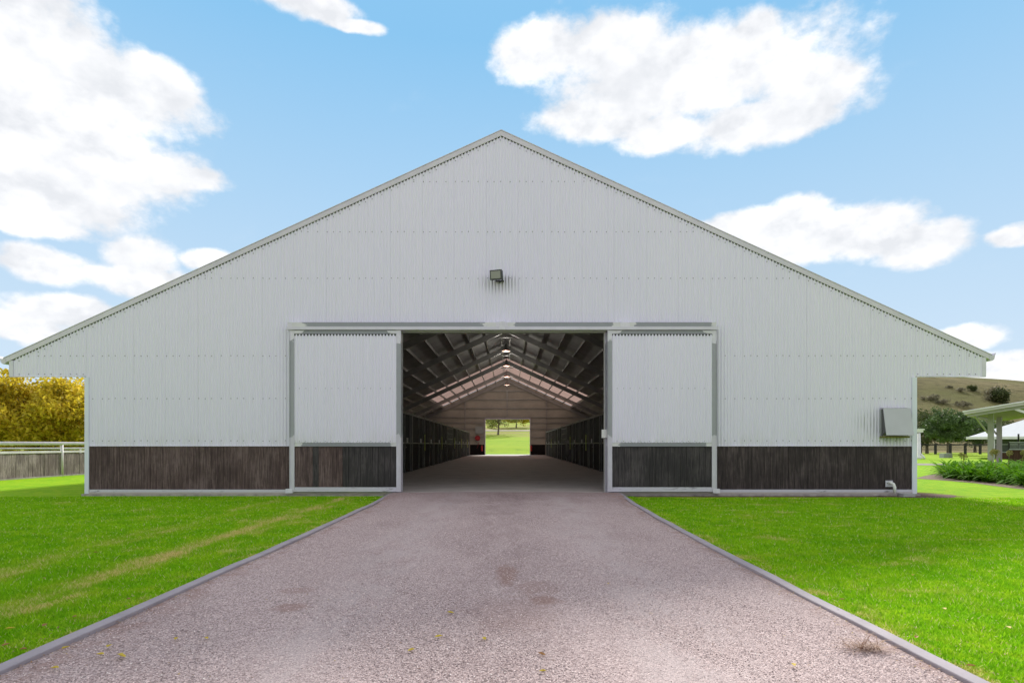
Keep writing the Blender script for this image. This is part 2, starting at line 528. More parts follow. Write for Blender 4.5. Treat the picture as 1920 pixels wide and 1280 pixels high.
def m_ground(t, b):
    p = t.pos()
    x, y, z = t.sep(p)
    c = grass_colour(t, p, None)
    c = t.mix(1.0, c, (0.92, 0.80, 0.6), 'MULTIPLY')
    far = t.sstep(y, 26.0, 75.0)
    n = t.noise(t.scale(p, (0.05, 0.12, 1)), 1.0, 5.0, 0.6)
    n2 = t.noise(p, 0.6, 6.0, 0.7)
    farc = t.mix(t.lin(n, 0.35, 0.65), (0.20, 0.33, 0.008), (0.28, 0.37, 0.02))
    farc = t.mix(t.sstep(n2, 0.5, 0.75, 0.0, 0.6), farc, (0.06, 0.13, 0.01))
    straw = t.math('MULTIPLY', t.sstep(y, 92.0, 106.0), t.sstep(t.noise(t.scale(p, (0.08, 0.35, 1)), 1.0, 4.0), 0.40, 0.58))
    farc = t.mix(t.math('MULTIPLY', straw, 0.85), farc, (0.27, 0.22, 0.075))
    past = t.sstep(y, 82.0, 95.0)
    side = t.sstep(x, 30.0, 45.0)
    farc = t.mix(t.math('MULTIPLY', past, side), farc, t.mix(n2, (0.12, 0.11, 0.035), (0.21, 0.17, 0.065)))
    c = t.mix(far, c, farc)
    # bare soil in the drip line of the wall, mostly right of the door
    soil = t.math('MULTIPLY', t.sstep(t.math('ADD', y, t.math('MULTIPLY', t.noise(p, 2.5, 4.0), 0.5)), 13.75, 14.1), t.sstep(x, 2.0, 2.8))
    soil = t.math('MULTIPLY', soil, t.math('MULTIPLY', t.sstep(x, 11.0, 10.3), t.sstep(y, 15.4, 14.7)))
    c = t.mix(soil, c, (0.11, 0.055, 0.04))
    t.put(b.inputs['Base Color'], c)
    t.put(b.inputs['Roughness'], 0.95)
    t.put(b.inputs['Specular IOR Level'], 0.1)
    t.put(b.inputs['Normal'], t.bump(t.noise(p, 45.0, 4.0, 0.7), 0.6, 0.03))


material('lawn_ground', m_ground)


def leafy(name, colour_fn, trans=0.35, rough=0.6, spec=0.3):
    m = bpy.data.materials.new(name)
    m.use_nodes = True
    t = NT(m.node_tree)
    b = t.n['Principled BSDF']
    c = colour_fn(t)
    t.put(b.inputs['Base Color'], c)
    t.put(b.inputs['Roughness'], rough)
    t.put(b.inputs['Specular IOR Level'], spec)
    tr = t.node('ShaderNodeBsdfTranslucent', {'Color': c})
    mx = t.node('ShaderNodeMixShader', {0: trans})
    t.l.new(b.outputs[0], mx.inputs[1])
    t.l.new(tr.outputs[0], mx.inputs[2])
    out = t.n['Material Output']
    t.l.new(mx.outputs[0], out.inputs[0])
    MATS[name] = m
    return m


leafy('grass_blade', lambda t: grass_colour(t, t.pos(), t.island()), 0.45, 0.7, 0.10)


def ramp_leaf(stops, vs=0.8):
    def fn(t):
        r = t.island()
        n = t.noise(t.pos(), vs, 3.0)
        k = t.math('ADD', t.math('MULTIPLY', r, 0.55), t.math('MULTIPLY', t.lin(n, 0.3, 0.7), 0.45), clamp=True)
        return t.ramp(k, stops)
    return fn


leafy('leaf_autumn', ramp_leaf([(0.0, (0.22, 0.20, 0.015)), (0.35, (0.48, 0.37, 0.025)), (0.65, (0.66, 0.52, 0.035)), (0.88, (0.78, 0.58, 0.07)), (1.0, (0.70, 0.40, 0.06))]), 0.55)
leafy('leaf_yellow', ramp_leaf([(0.0, (0.22, 0.24, 0.02)), (0.5, (0.46, 0.38, 0.02)), (1.0, (0.62, 0.46, 0.03))]), 0.45)
leafy('leaf_pale', ramp_leaf([(0.0, (0.10, 0.14, 0.03)), (0.6, (0.22, 0.24, 0.05)), (1.0, (0.36, 0.31, 0.09))]), 0.4)
leafy('leaf_dark', ramp_leaf([(0.0, (0.05, 0.085, 0.03)), (0.6, (0.10, 0.16, 0.054)), (1.0, (0.18, 0.24, 0.08))], 0.5), 0.2)
leafy('leaf_olive', ramp_leaf([(0.0, (0.035, 0.052, 0.018)), (0.6, (0.078, 0.100, 0.030)), (1.0, (0.13, 0.14, 0.045))], 0.5), 0.25)
leafy('leaf_scrub', ramp_leaf([(0.0, (0.12, 0.125, 0.07)), (0.6, (0.24, 0.215, 0.135)), (1.0, (0.34, 0.29, 0.20))], 0.3), 0.15)
leafy('leaf_strap', ramp_leaf([(0.0, (0.04, 0.13, 0.006)), (0.6, (0.12, 0.30, 0.010)), (1.0, (0.27, 0.44, 0.02))], 2.0), 0.4, 0.7, 0.06)
leafy('seed_head', ramp_leaf([(0.0, (0.20, 0.20, 0.05)), (1.0, (0.42, 0.38, 0.10))], 2.0), 0.2)
leafy('fallen_leaf_yellow', ramp_leaf([(0.0, (0.50, 0.36, 0.02)), (1.0, (0.62, 0.50, 0.08))], 2.0), 0.2)
leafy('fallen_leaf_brown', ramp_leaf([(0.0, (0.30, 0.13, 0.04)), (1.0, (0.42, 0.25, 0.10))], 2.0), 0.2)
leafy('litter', ramp_leaf([(0.0, (0.13, 0.06, 0.035)), (0.45, (0.30, 0.16, 0.09)), (0.8, (0.46, 0.34, 0.16)), (1.0, (0.62, 0.52, 0.30))], 9.0), 0.15)
leafy('dry_straw', ramp_leaf([(0.0, (0.24, 0.13, 0.09)), (1.0, (0.48, 0.33, 0.24))], 9.0), 0.2)
plain('bark', (0.13, 0.10, 0.075), 0.9, var=0.35, vscale=6, bump=0.5, bscale=25)


def m_hill(t, b):
    p = t.pos()
    n = t.noise(t.scale(p, (0.012, 0.03, 0.05)), 1.0, 6.0, 0.65)
    n2 = t.noise(t.scale(p, (0.16, 0.30, 0.4)), 1.0, 8.0, 0.78)
    c = t.mix(t.lin(n, 0.32, 0.68), (0.135, 0.125, 0.05), (0.245, 0.20, 0.105))
    c = t.mix(t.sstep(n2, 0.46, 0.60, 0.0, 0.8), c, (0.085, 0.075, 0.036))
    n3 = t.noise(t.scale(p, (0.03, 0.03, 0.03)), 1.0, 4.0)
    c = t.mix(t.sstep(n3, 0.5, 0.7, 0.0, 0.5), c, (0.125, 0.135, 0.042))
    t.put(b.inputs['Base Color'], c)
    t.put(b.inputs['Roughness'], 0.95)
    t.put(b.inputs['Specular IOR Level'], 0.05)
    t.put(b.inputs['Normal'], t.bump(n2, 0.8, 1.0))


material('dry_hill', m_hill)
plain('path_gravel', (0.24, 0.205, 0.185), 0.95, var=0.2, vscale=1.5)
plain('path_pale', (0.25, 0.22, 0.13), 0.95, var=0.2, vscale=0.4)
plain('mulch', (0.17, 0.115, 0.08), 0.95, var=0.5, vscale=14, bump=0.8, bscale=30)
plain('soil', (0.11, 0.055, 0.04), 0.95, var=0.3, vscale=7, bump=0.8, bscale=30)
plain('steel_frame', (0.40, 0.40, 0.385), 0.45, metal=0.3, var=0.15, vscale=1.5)
plain('insulation', (0.60, 0.61, 0.60), 0.75, var=0.14, vscale=1.1)
plain('inner_lining', (0.50, 0.49, 0.42), 0.7, var=0.12, vscale=1.0)
plain('stall_steel', (0.27, 0.265, 0.25), 0.5, metal=0.2, var=0.2, vscale=5)
plain('stall_grille', (0.06, 0.058, 0.055), 0.6)
plain('name_card', (0.70, 0.69, 0.66), 0.7, var=0.15, vscale=30)
plain('strap_green', (0.62, 0.70, 0.16), 0.6, var=0.15, vscale=9)
plain('rope_grey', (0.22, 0.22, 0.20), 0.8)
plain('fire_red', (0.55, 0.045, 0.04), 0.4)
plain('hose_rim', (0.35, 0.03, 0.05), 0.5)
plain('white_plastic', (0.72, 0.72, 0.70), 0.45, var=0.04)
plain('white_paint', (0.72, 0.69, 0.74), 0.5, var=0.07, vscale=2)
plain('fence_white', (0.66, 0.60, 0.65), 0.6, var=0.15, vscale=2)
plain('fence_black', (0.028, 0.026, 0.026), 0.8)
plain('lamp_black', (0.035, 0.037, 0.036), 0.5)
plain('lamp_body', (0.30, 0.30, 0.29), 0.4, metal=0.4)
plain('pavilion_paint', (0.37, 0.345, 0.365), 0.55, var=0.08, vscale=2)
plain('pavilion_fascia', (0.50, 0.46, 0.49), 0.55, var=0.06, vscale=2)
plain('pavilion_lining', (0.24, 0.235, 0.18), 0.7, var=0.12)
plain('shed_roof', (0.62, 0.635, 0.66), 0.5, var=0.05)
plain('shed_wall', (0.085, 0.090, 0.098), 0.7, var=0.15)
plain('shed_trim', (0.52, 0.54, 0.57), 0.6)
plain('mesh_wire', (0.30, 0.31, 0.32), 0.6)
plain('hood_steel', (0.42, 0.43, 0.445), 0.4, metal=0.25, var=0.05, vscale=2)
plain('hood_opening_shade', (0.10, 0.10, 0.105), 0.7)
plain('moss', (0.15, 0.14, 0.035), 0.95, var=0.4, vscale=20)
plain('block_grey', (0.36, 0.37, 0.375), 0.85, var=0.15)
plain('board_pale', (0.40, 0.46, 0.45), 0.6)


def m_glass(t, b):
    t.put(b.inputs['Base Color'], (0.25, 0.25, 0.20))
    t.put(b.inputs['Roughness'], 0.12)
    t.put(b.inputs['Specular IOR Level'], 0.6)


material('floodlight_glass', m_glass)


def m_glow(t, b):
    t.put(b.inputs['Base Color'], (0.16, 0.05, 0.03))
    t.put(b.inputs['Emission Color'], (1.0, 0.36, 0.20))
    t.put(b.inputs['Emission Strength'], 0.32)


material('lamp_glow', m_glow)


fg = bpy.data.materials.new('fibreglass')
fg.use_nodes = True
_t = NT(fg.node_tree)
_c = _t.mix(_t.lin(_t.noise(_t.pos(), 0.7, 4.0), 0.3, 0.7), (0.30, 0.20, 0.172), (0.38, 0.26, 0.225))
_tr = _t.node('ShaderNodeBsdfTranslucent', {'Color': _c})
_df = _t.node('ShaderNodeBsdfDiffuse', {'Color': (0.30, 0.27, 0.25)})
_mx = _t.node('ShaderNodeMixShader', {0: 0.65})
_t.l.new(_df.outputs[0], _mx.inputs[1])
_t.l.new(_tr.outputs[0], _mx.inputs[2])
_t.l.new(_mx.outputs[0], _t.n['Material Output'].inputs[0])
MATS['fibreglass'] = fg


# ------------------------------------------------------------------ mesh helpers
def tag(o, label=None, cat=None, group=None, kind=None):
    if label:
        o['label'] = label
    if cat:
        o['category'] = cat
    if group:
        o['group'] = group
    if kind:
        o['kind'] = kind
    return o


def empty(name, loc=(0, 0, 0), rz=0.0, parent=None):
    o = bpy.data.objects.new(name, None)
    o.empty_display_size = 0.2
    o.location = loc
    o.rotation_euler = (0, 0, rz)
    col.objects.link(o)
    if parent is not None:
        o.parent = parent
    return o


def link(o, parent, world=True):
    col.objects.link(o)
    if parent is not None:
        o.parent = parent
        if world and parent.type == 'EMPTY':
            o.matrix_parent_inverse = Matrix.Translation(parent.location).inverted()
    return o


class MB:
    def __init__(self):
        self.v = []
        self.f = []

    def box(self, x0, x1, y0, y1, z0, z1):
        i = len(self.v)
        self.v += [(x0, y0, z0), (x1, y0, z0), (x1, y1, z0), (x0, y1, z0), (x0, y0, z1), (x1, y0, z1), (x1, y1, z1), (x0, y1, z1)]
        self.f += [(i, i + 3, i + 2, i + 1), (i + 4, i + 5, i + 6, i + 7), (i, i + 1, i + 5, i + 4), (i + 1, i + 2, i + 6, i + 5), (i + 2, i + 3, i + 7, i + 6), (i + 3, i, i + 4, i + 7)]
        return self

    def cham(self, x0, x1, y0, y1, z0, z1, c):
        """box with chamfered edges along its longest axis' front side"""
        i = len(self.v)
        pts = [(x0 + c, y0), (x1 - c, y0), (x1, y0 + c), (x1, y1), (x0, y1), (x0, y0 + c)]
        n = len(pts)
        for z in (z0, z1):
            self.v += [(a, b, z) for a, b in pts]
        self.f.append(tuple(range(i + n - 1, i - 1, -1)))
        self.f.append(tuple(range(i + n, i + 2 * n)))
        for k in range(n):
            self.f.append((i + k, i + (k + 1) % n, i + n + (k + 1) % n, i + n + k))
        return self

    def prism(self, pts, axis, a0, a1):
        """polygon pts extruded along an axis ('x','y','z'); pts are the two other coordinates in order"""
        i = len(self.v)
        n = len(pts)
        for a in (a0, a1):
            for (p, q) in pts:
                self.v.append({'x': (a, p, q), 'y': (p, a, q), 'z': (p, q, a)}[axis])
        self.f.append(tuple(range(i + n - 1, i - 1, -1)))
        self.f.append(tuple(range(i + n, i + 2 * n)))
        for k in range(n):
            self.f.append((i + k, i + (k + 1) % n, i + n + (k + 1) % n, i + n + k))
        return self

    def tube(self, pts, rad, seg=6, caps=True):
        pts = [Vector(p) for p in pts]
        if not isinstance(rad, (list, tuple)):
            rad = [rad] * len(pts)
        i = len(self.v)
        up = Vector((0, 0, 1))
        for k, p in enumerate(pts):
            d = (pts[min(k + 1, len(pts) - 1)] - pts[max(k - 1, 0)])
            if d.length < 1e-9:
                d = Vector((0, 0, 1))
            d.normalize()
            a = d.cross(up)
            if a.length < 1e-3:
                a = d.cross(Vector((1, 0, 0)))
            a.normalize()
            bb = d.cross(a)
            for s in range(seg):
                th = 2 * math.pi * s / seg
                q = p + (a * math.cos(th) + bb * math.sin(th)) * rad[k]
                self.v.append(tuple(q))
        for k in range(len(pts) - 1):
            for s in range(seg):
                s2 = (s + 1) % seg
                self.f.append((i + k * seg + s, i + k * seg + s2, i + (k + 1) * seg + s2, i + (k + 1) * seg + s))
        if caps:
            self.f.append(tuple(i + s for s in range(seg - 1, -1, -1)))
            e = i + (len(pts) - 1) * seg
            self.f.append(tuple(e + s for s in range(seg)))
        return self

    def beam(self, p0, p1, wdt, hgt, up=(0, 0, 1)):
        """rectangular bar between two points"""
        p0, p1 = Vector(p0), Vector(p1)
        d = (p1 - p0).normalized()
        a = d.cross(Vector(up))
        if a.length < 1e-4:
            a = d.cross(Vector((1, 0, 0)))
        a.normalize()
        u = a.cross(d).normalized()
        i = len(self.v)
        for p in (p0, p1):
            for (s, t_) in ((-1, -1), (1, -1), (1, 1), (-1, 1)):
                self.v.append(tuple(p + a * (s * wdt / 2) + u * (t_ * hgt / 2)))
        self.f += [(i, i + 3, i + 2, i + 1), (i + 4, i + 5, i + 6, i + 7), (i, i + 1, i + 5, i + 4), (i + 1, i + 2, i + 6, i + 5), (i + 2, i + 3, i + 7, i + 6), (i + 3, i, i + 4, i + 7)]
        return self

    def quad(self, a, b, c, d):
        i = len(self.v)
        self.v += [tuple(a), tuple(b), tuple(c), tuple(d)]
        self.f.append((i, i + 1, i + 2, i + 3))
        return self

    def mesh(self, name, mat, smooth=False):
        me = bpy.data.meshes.new(name)
        me.from_pydata(self.v, [], self.f)
        if smooth:
            me.polygons.foreach_set('use_smooth', [True] * len(me.polygons))
        me.materials.append(MATS[mat])
        me.update()
        return me

    def build(self, name, mat, parent=None, smooth=False, world=True):
        o = bpy.data.objects.new(name, self.mesh(name, mat, smooth))
        return link(o, parent, world)


def np_mesh(name, verts, faces, mat, smooth=False):
    """verts (N,3), faces (M,k) all of the same size"""
    verts = np.ascontiguousarray(verts, dtype=np.float32)
    faces = np.ascontiguousarray(faces, dtype=np.int32)
    me = bpy.data.meshes.new(name)
    k = faces.shape[1]
    me.vertices.add(len(verts))
    me.vertices.foreach_set('co', verts.ravel())
    me.loops.add(faces.size)
    me.loops.foreach_set('vertex_index', faces.ravel())
    me.polygons.add(len(faces))
    me.polygons.foreach_set('loop_start', np.arange(0, faces.size, k, dtype=np.int32))
    if smooth:
        me.polygons.foreach_set('use_smooth', np.ones(len(faces), dtype=bool))
    me.update(calc_edges=True)
    me.materials.append(MATS[mat])
    return me


def np_obj(name, verts, faces, mat, parent=None, smooth=False):
    return link(bpy.data.objects.new(name, np_mesh(name, verts, faces, mat, smooth)), parent)


def inst(name, me, loc, parent=None, rz=0.0, scale=(1, 1, 1)):
    o = bpy.data.objects.new(name, me)
    o.location = loc
    o.rotation_euler = (0, 0, rz)
    o.scale = scale
    return link(o, parent)


def copy_tree(o, parent=None):
    c = o.copy()
    col.objects.link(c)
    c.parent = parent
    for ch in list(o.children):
        copy_tree(ch, c)
    return c


def sst(x, a, b):
    t_ = np.clip((x - a) / (b - a), 0, 1)
    return t_ * t_ * (3 - 2 * t_)


# ------------------------------------------------------------------ terrain
def terrain(x, y):
    x = np.asarray(x, float)
    y = np.asarray(y, float)
    rise = 0.083 * np.maximum(0, y - 68.5) * sst(y, 68.0, 80.0)
    rise = np.minimum(rise, 14.0)
    wx = 1 - sst(np.abs(x + 1), 9.0, 34.0)
    return rise * wx


def axis(pieces):
    out = []
    for a, b, n in pieces:
        out += list(np.linspace(a, b, n, endpoint=False))
    out.append(pieces[-1][1])
    return np.array(out)


gx = axis([(-900, -60, 14), (-60, -14, 24), (-14, 14, 40), (14, 70, 28), (70, 900, 16)])
gy = axis([(-80, 0, 8), (0, 16, 20), (16, 64, 16), (64, 130, 40), (130, 260, 26), (260, 1500, 14)])
XX, YY = np.meshgrid(gx, gy)
ZZ = terrain(XX, YY)
gv = np.stack([XX.ravel(), YY.ravel(), ZZ.ravel()], 1)
nx_, ny_ = len(gx), len(gy)
ii = (np.arange(ny_ - 1)[:, None] * nx_ + np.arange(nx_ - 1)[None, :]).ravel()
gf = np.stack([ii, ii + 1, ii + 1 + nx_, ii + nx_], 1)
tag(np_obj('lawn', gv, gf, 'lawn_ground', None, True), 'mown green lawn and paddock around the barn', 'lawn', kind='structure')

# hill on the right behind the trees
HYC = 260.0
hx = np.linspace(-40, 520, 90)
hy = np.linspace(112, 420, 70)
HX, HY = np.meshgrid(hx, hy)
uu = HX / HYC
T = np.interp(uu, [-0.2, 0.1, 0.35, 0.5, 0.60, 0.69, 0.78, 0.8745, 1.0, 1.3, 1.8, 2.2], [-0.02, 0.04, 0.10, 0.122, 0.122, 0.1155, 0.1080, 0.0923, 0.070, 0.03, -0.01, -0.03])
SH = np.where(HY < HYC, sst(HY, 105, HYC), 1 - 0.6 * sst(HY, HYC, 430))
bumpy = 0.7 * np.sin(HX * 0.07 + 1.3 * np.sin(HY * 0.05)) + 0.5 * np.sin(HY * 0.11 + HX * 0.03)
HZ = (CAMZ + (T - 0.003) * HYC) * SH + bumpy * SH * 0.5 - 0.6 * (1 - SH)
hv = np.stack([HX.ravel(), HY.ravel(), HZ.ravel()], 1)
ii = (np.arange(69)[:, None] * 90 + np.arange(89)[None, :]).ravel()
hf = np.stack([ii, ii + 1, ii + 91, ii + 90], 1)
tag(np_obj('hill', hv, hf, 'dry_hill', None, True), 'long dry grassy hill rising behind the trees on the right', 'hill', kind='structure')


def hill_z(x, y):
    t_ = np.interp(x / HYC, [-0.2, 0.1, 0.35, 0.5, 0.60, 0.69, 0.78, 0.8745, 1.0, 1.3], [-0.02, 0.04, 0.10, 0.122, 0.122, 0.1155, 0.1080, 0.0923, 0.070, 0.03])
    s = float(sst(np.array(y), 105, HYC))
    bz = 0.7 * math.sin(x * 0.07 + 1.3 * math.sin(y * 0.05)) + 0.5 * math.sin(y * 0.11 + x * 0.03)
    return (CAMZ + (t_ - 0.003) * HYC) * s + bz * s * 0.5 - 0.6 * (1 - s)


# ------------------------------------------------------------------ driveway and kerbs
LK = [(-2.0, -2.76), (2.5, -2.76), (8.0, -2.74), (10.5, -2.78), (13.0, -2.79), (13.9, -2.80)]   # outer (lawn) edge of left kerb
RK = [(-2.0, 2.40), (2.5, 2.40), (6.0, 2.41), (8.7, 2.46), (12.6, 2.60), (13.9, 2.66)]
ys = np.linspace(-1.7, 13.93, 70)
lx = np.interp(ys, *zip(*LK))
rx = np.interp(ys, *zip(*RK))
lx = np.convolve(np.pad(lx, 4, mode='edge'), np.ones(9) / 9, 'valid')
rx = np.convolve(np.pad(rx, 4, mode='edge'), np.ones(9) / 9, 'valid')
DRZ = 0.012
ramp_z = lambda y: DRZ + 0.078 * sst(y, 11.6, 13.8)
dv, df = [], []
NU = 24
for i, y in enumerate(ys):
    for k in range(NU + 1):
        u = k / NU
        x = lx[i] + 0.06 + (rx[i] - lx[i] - 0.12) * u
        dv.append((x, y, float(ramp_z(y)) + 0.01 * math.sin(u * math.pi) + 0.004 * math.sin(3.1 * x + 1.7 * y)))
for i in range(len(ys) - 1):
    for k in range(NU):
        a = i * (NU + 1) + k
        df.append((a, a + 1, a + NU + 2, a + NU + 1))
tag(np_obj('driveway', np.array(dv), np.array(df), 'gravel_seal', None, True), 'pinkish grey gravel driveway leading to the barn door', 'driveway', kind='structure')


def kerb(xs, sgn, label):
    m = MB()
    prof = []
    for i, y in enumerate(ys):
        o = xs[i]
        wob = 0.004 * math.sin(y * 2.3 + sgn) + 0.003 * math.sin(y * 5.1)
        zt = 0.036 + 0.04 * float(sst(y, 11.6, 13.8)) + 0.002 * math.sin(y * 3.7)
        a, b_ = o + wob, o - sgn * -0.0 + wob
        inner = o - sgn * 0.092 + wob
        ring = [(o + wob, y, -0.06), (o + wob, y, zt - 0.008), (o + wob - sgn * 0.004, y, zt), (inner + sgn * 0.004, y, zt), (inner, y, zt - 0.005), (inner, y, -0.06)]
        prof.append(ring)
    for i, ring in enumerate(prof):
        m.v += ring
    for i in range(len(prof) - 1):
        for k in range(5):
            a = i * 6 + k
            q = (a, a + 1, a + 7, a + 6)
            m.f.append(q if sgn > 0 else q[::-1])
    m.f.append(tuple(range(6)))
    o = m.build('kerb', 'kerb_concrete')
    tag(o, label, 'kerb', 'concrete edgings of the driveway', 'structure')


kerb(lx, -1, 'grey concrete edging along the left side of the driveway')
kerb(rx, 1, 'grey concrete edging along the right side of the driveway')

# unseen gravel yard added behind the camera: bounces neutral light onto the front wall
m = MB()
m.prism([(-45, -60), (45, -60), (45, -3), (6, -1.6), (-6, -1.6), (-45, -3)], 'z', -0.05, 0.010)
tag(m.build('added_bounce_yard', 'gravel_seal'), 'unseen gravel yard added behind the camera to bounce light', 'yard', kind='structure')

# loose chips on the seal near the camera
NS = 60000
sy = 2.2 + 7.8 * rng.random(NS) ** 1.6
sx = np.interp(sy, ys, lx) + 0.14 + rng.random(NS) * (np.interp(sy, ys, rx) - np.interp(sy, ys, lx) - 0.28)
sz = ramp_z(sy) + 0.01 * np.sin((sx - np.interp(sy, ys, lx)) / 5.2 * math.pi) + 0.002
octv = np.array([(1, 0, 0), (0, 1, 0), (-1, 0, 0), (0, -1, 0), (0, 0, 1)], float)
octf = np.array([(0, 1, 4), (1, 2, 4), (2, 3, 4), (3, 0, 4)])
rad = rng.uniform(0.0026, 0.0062, NS)
vv = octv[None] * rad[:, None, None] * rng.uniform(0.6, 1.35, (NS, 5, 3))
th = rng.random(NS) * 6.283
cx, sn = np.cos(th)[:, None], np.sin(th)[:, None]
v2 = np.stack([vv[..., 0] * cx - vv[..., 1] * sn, vv[..., 0] * sn + vv[..., 1] * cx, vv[..., 2] * 0.9], -1)
v2 += np.stack([sx, sy, sz], -1)[:, None, :]
ff = (octf[None] + (np.arange(NS) * 5)[:, None, None]).reshape(-1, 3)
tag(np_obj('loose_gravel', v2.reshape(-1, 3), ff, 'gravel_stone'), 'loose pinkish grey stone chips on the driveway', 'gravel', kind='stuff')


# ------------------------------------------------------------------ lawn blades
def blades(n, yy0, yy1, power, side):
    y = yy0 + (yy1 - yy0) * rng.random(n) ** power
    if side < 0:
        x1 = np.interp(y, ys, lx) + 0.012
        x0 = np.maximum(-0.93 * y - 1.6, -15.0)
        x0 = np.minimum(x0, x1 - 0.3)
    else:
        x0 = np.interp(y, ys, rx) - 0.012
        x1 = np.minimum(0.93 * y + 1.6, 14.5)
        x1 = np.maximum(x1, x0 + 0.3)
    x = x0 + (x1 - x0) * rng.random(n)
    return x, y


def blade_mesh(name, label, side):
    bx, by = [], []
    for (n, a, b, p) in ((60000, 1.9, 4.5, 1.0), (105000, 4.5, 8.5, 1.0), (120000, 8.5, 13.75, 1.0)):
        x, y = blades(n, a, b, p, side)
        bx.append(x)
        by.append(y)
    x = np.concatenate(bx)
    y = np.concatenate(by)
    if side > 0:   # bare soil by the wall on the right
        keep = (y < 13.25 + 0.25 * rng.random(len(y))) | (x < 2.9)
        x, y = x[keep], y[keep]
    n = len(x)
    tuft = 0.75 + 0.5 * (np.sin(x * 5.3 + 1.7 * np.sin(y * 3.1)) * np.sin(y * 4.7 + 1.3 * np.sin(x * 2.9)) * 0.5 + 0.5)
    h = rng.uniform(0.012, 0.034, n) * tuft * np.where(rng.random(n) > 0.97, 1.9, 1.0)
    wd = rng.uniform(0.0022, 0.0042, n) * (0.8 + y / 9.0)
    th = rng.random(n) * math.pi
    lean = rng.random(n) * 6.283
    la = rng.uniform(0.3, 1.1, n) * h
    dx_, dy_ = np.cos(th) * wd, np.sin(th) * wd
    v = np.empty((n, 3, 3))
    v[:, 0] = np.stack([x - dx_, y - dy_, np.full(n, -0.002)], 1)
    v[:, 1] = np.stack([x + dx_, y + dy_, np.full(n, -0.002)], 1)
    v[:, 2] = np.stack([x + np.cos(lean) * la, y + np.sin(lean) * la, h], 1)
    f = np.arange(3 * n).reshape(-1, 3)
    tag(np_obj(name, v.reshape(-1, 3), f, 'grass_blade'), label, 'grass', kind='stuff')


blade_mesh('grass', 'short mown grass left of the driveway', -1)
blade_mesh('grass', 'short mown grass right of the driveway', 1)

# ------------------------------------------------------------------ the barn
YF, YB = 14.0, 64.4
BAY = 7.2
XC = -0.18
APZ = PZ(246, 14)
SL = 0.4577
XL, XR = PX(160, 14), PX(1718, 14)
EL, ER = PX(18, 14), PX(1848, 14)
SOF = PZ(705, 14)
PLT, PLB = PZ(836, 14), PZ(917, 14)
DX0, DX1 = PX(753, 14), PX(1135, 14)
HDZ = PZ(617, 14)
FLZ = 0.092
PITCH = 0.0762
XP0 = -1.2636
barn = empty('barn', (XC, YF, 0))
tag(barn, 'large pale grey corrugated steel stable barn with open sliding doors', 'barn')


def roofz(x):
    return APZ - SL * np.abs(np.asarray(x) - XC)


def corr_y(x, sgn=-1):
    return sgn * 0.0105 * np.cos(2 * math.pi * (x - XP0) / PITCH)


def corr_sheet(x0, x1, zbot, ztop_fn, Y, mat, parent, name='wall_sheet', sgn=-1):
    n = max(2, int(round((x1 - x0) / PITCH * 8)))
    xs_ = np.linspace(x0, x1, n + 1)
    yv = Y + corr_y(xs_, sgn)
    zt = ztop_fn(xs_)
    v = np.concatenate([np.stack([xs_, yv, np.full(n + 1, zbot)], 1), np.stack([xs_, yv, zt], 1)])
    k = np.arange(n)
    f = np.stack([k, k + 1, k + n + 2, k + n + 1], 1)
    return np_obj(name, v, f, mat, parent, True)


def sheets(Y, mat, inside=False, door=True):
    cuts = {EL + 0.10, ER - 0.10, XL + 0.02, XR - 0.02}
    if door:
        cuts |= {DX0 - 0.03, DX1 + 0.03}
    s0 = XP0 - PITCH * 0.5
    k = math.floor((EL - s0) / 0.762)
    while s0 + k * 0.762 < ER:
        xx = s0 + k * 0.762
        if EL + 0.15 < xx < ER - 0.15:
            cuts.add(xx)
        k += 1
    cs = sorted(cuts)
    j = 0
    for a, b in zip(cs[:-1], cs[1:]):
        if b - a < 0.004:
            continue
        mid = (a + b) / 2
        if mid < XL or mid > XR:
            zb = SOF
        elif DX0 - 0.03 < mid < DX1 + 0.03 and door:
            zb = HDZ + 0.06
        else:
            zb = PLT
        j += 1
        # sheets lap: every other one sits a hair proud and its edge shows as a fine line
        corr_sheet(a - 0.0, b + 0.008, zb, lambda q: roofz(q) - 0.10, Y - 0.0022 * (j % 2), mat, barn)


sheets(YF, 'wall_steel')
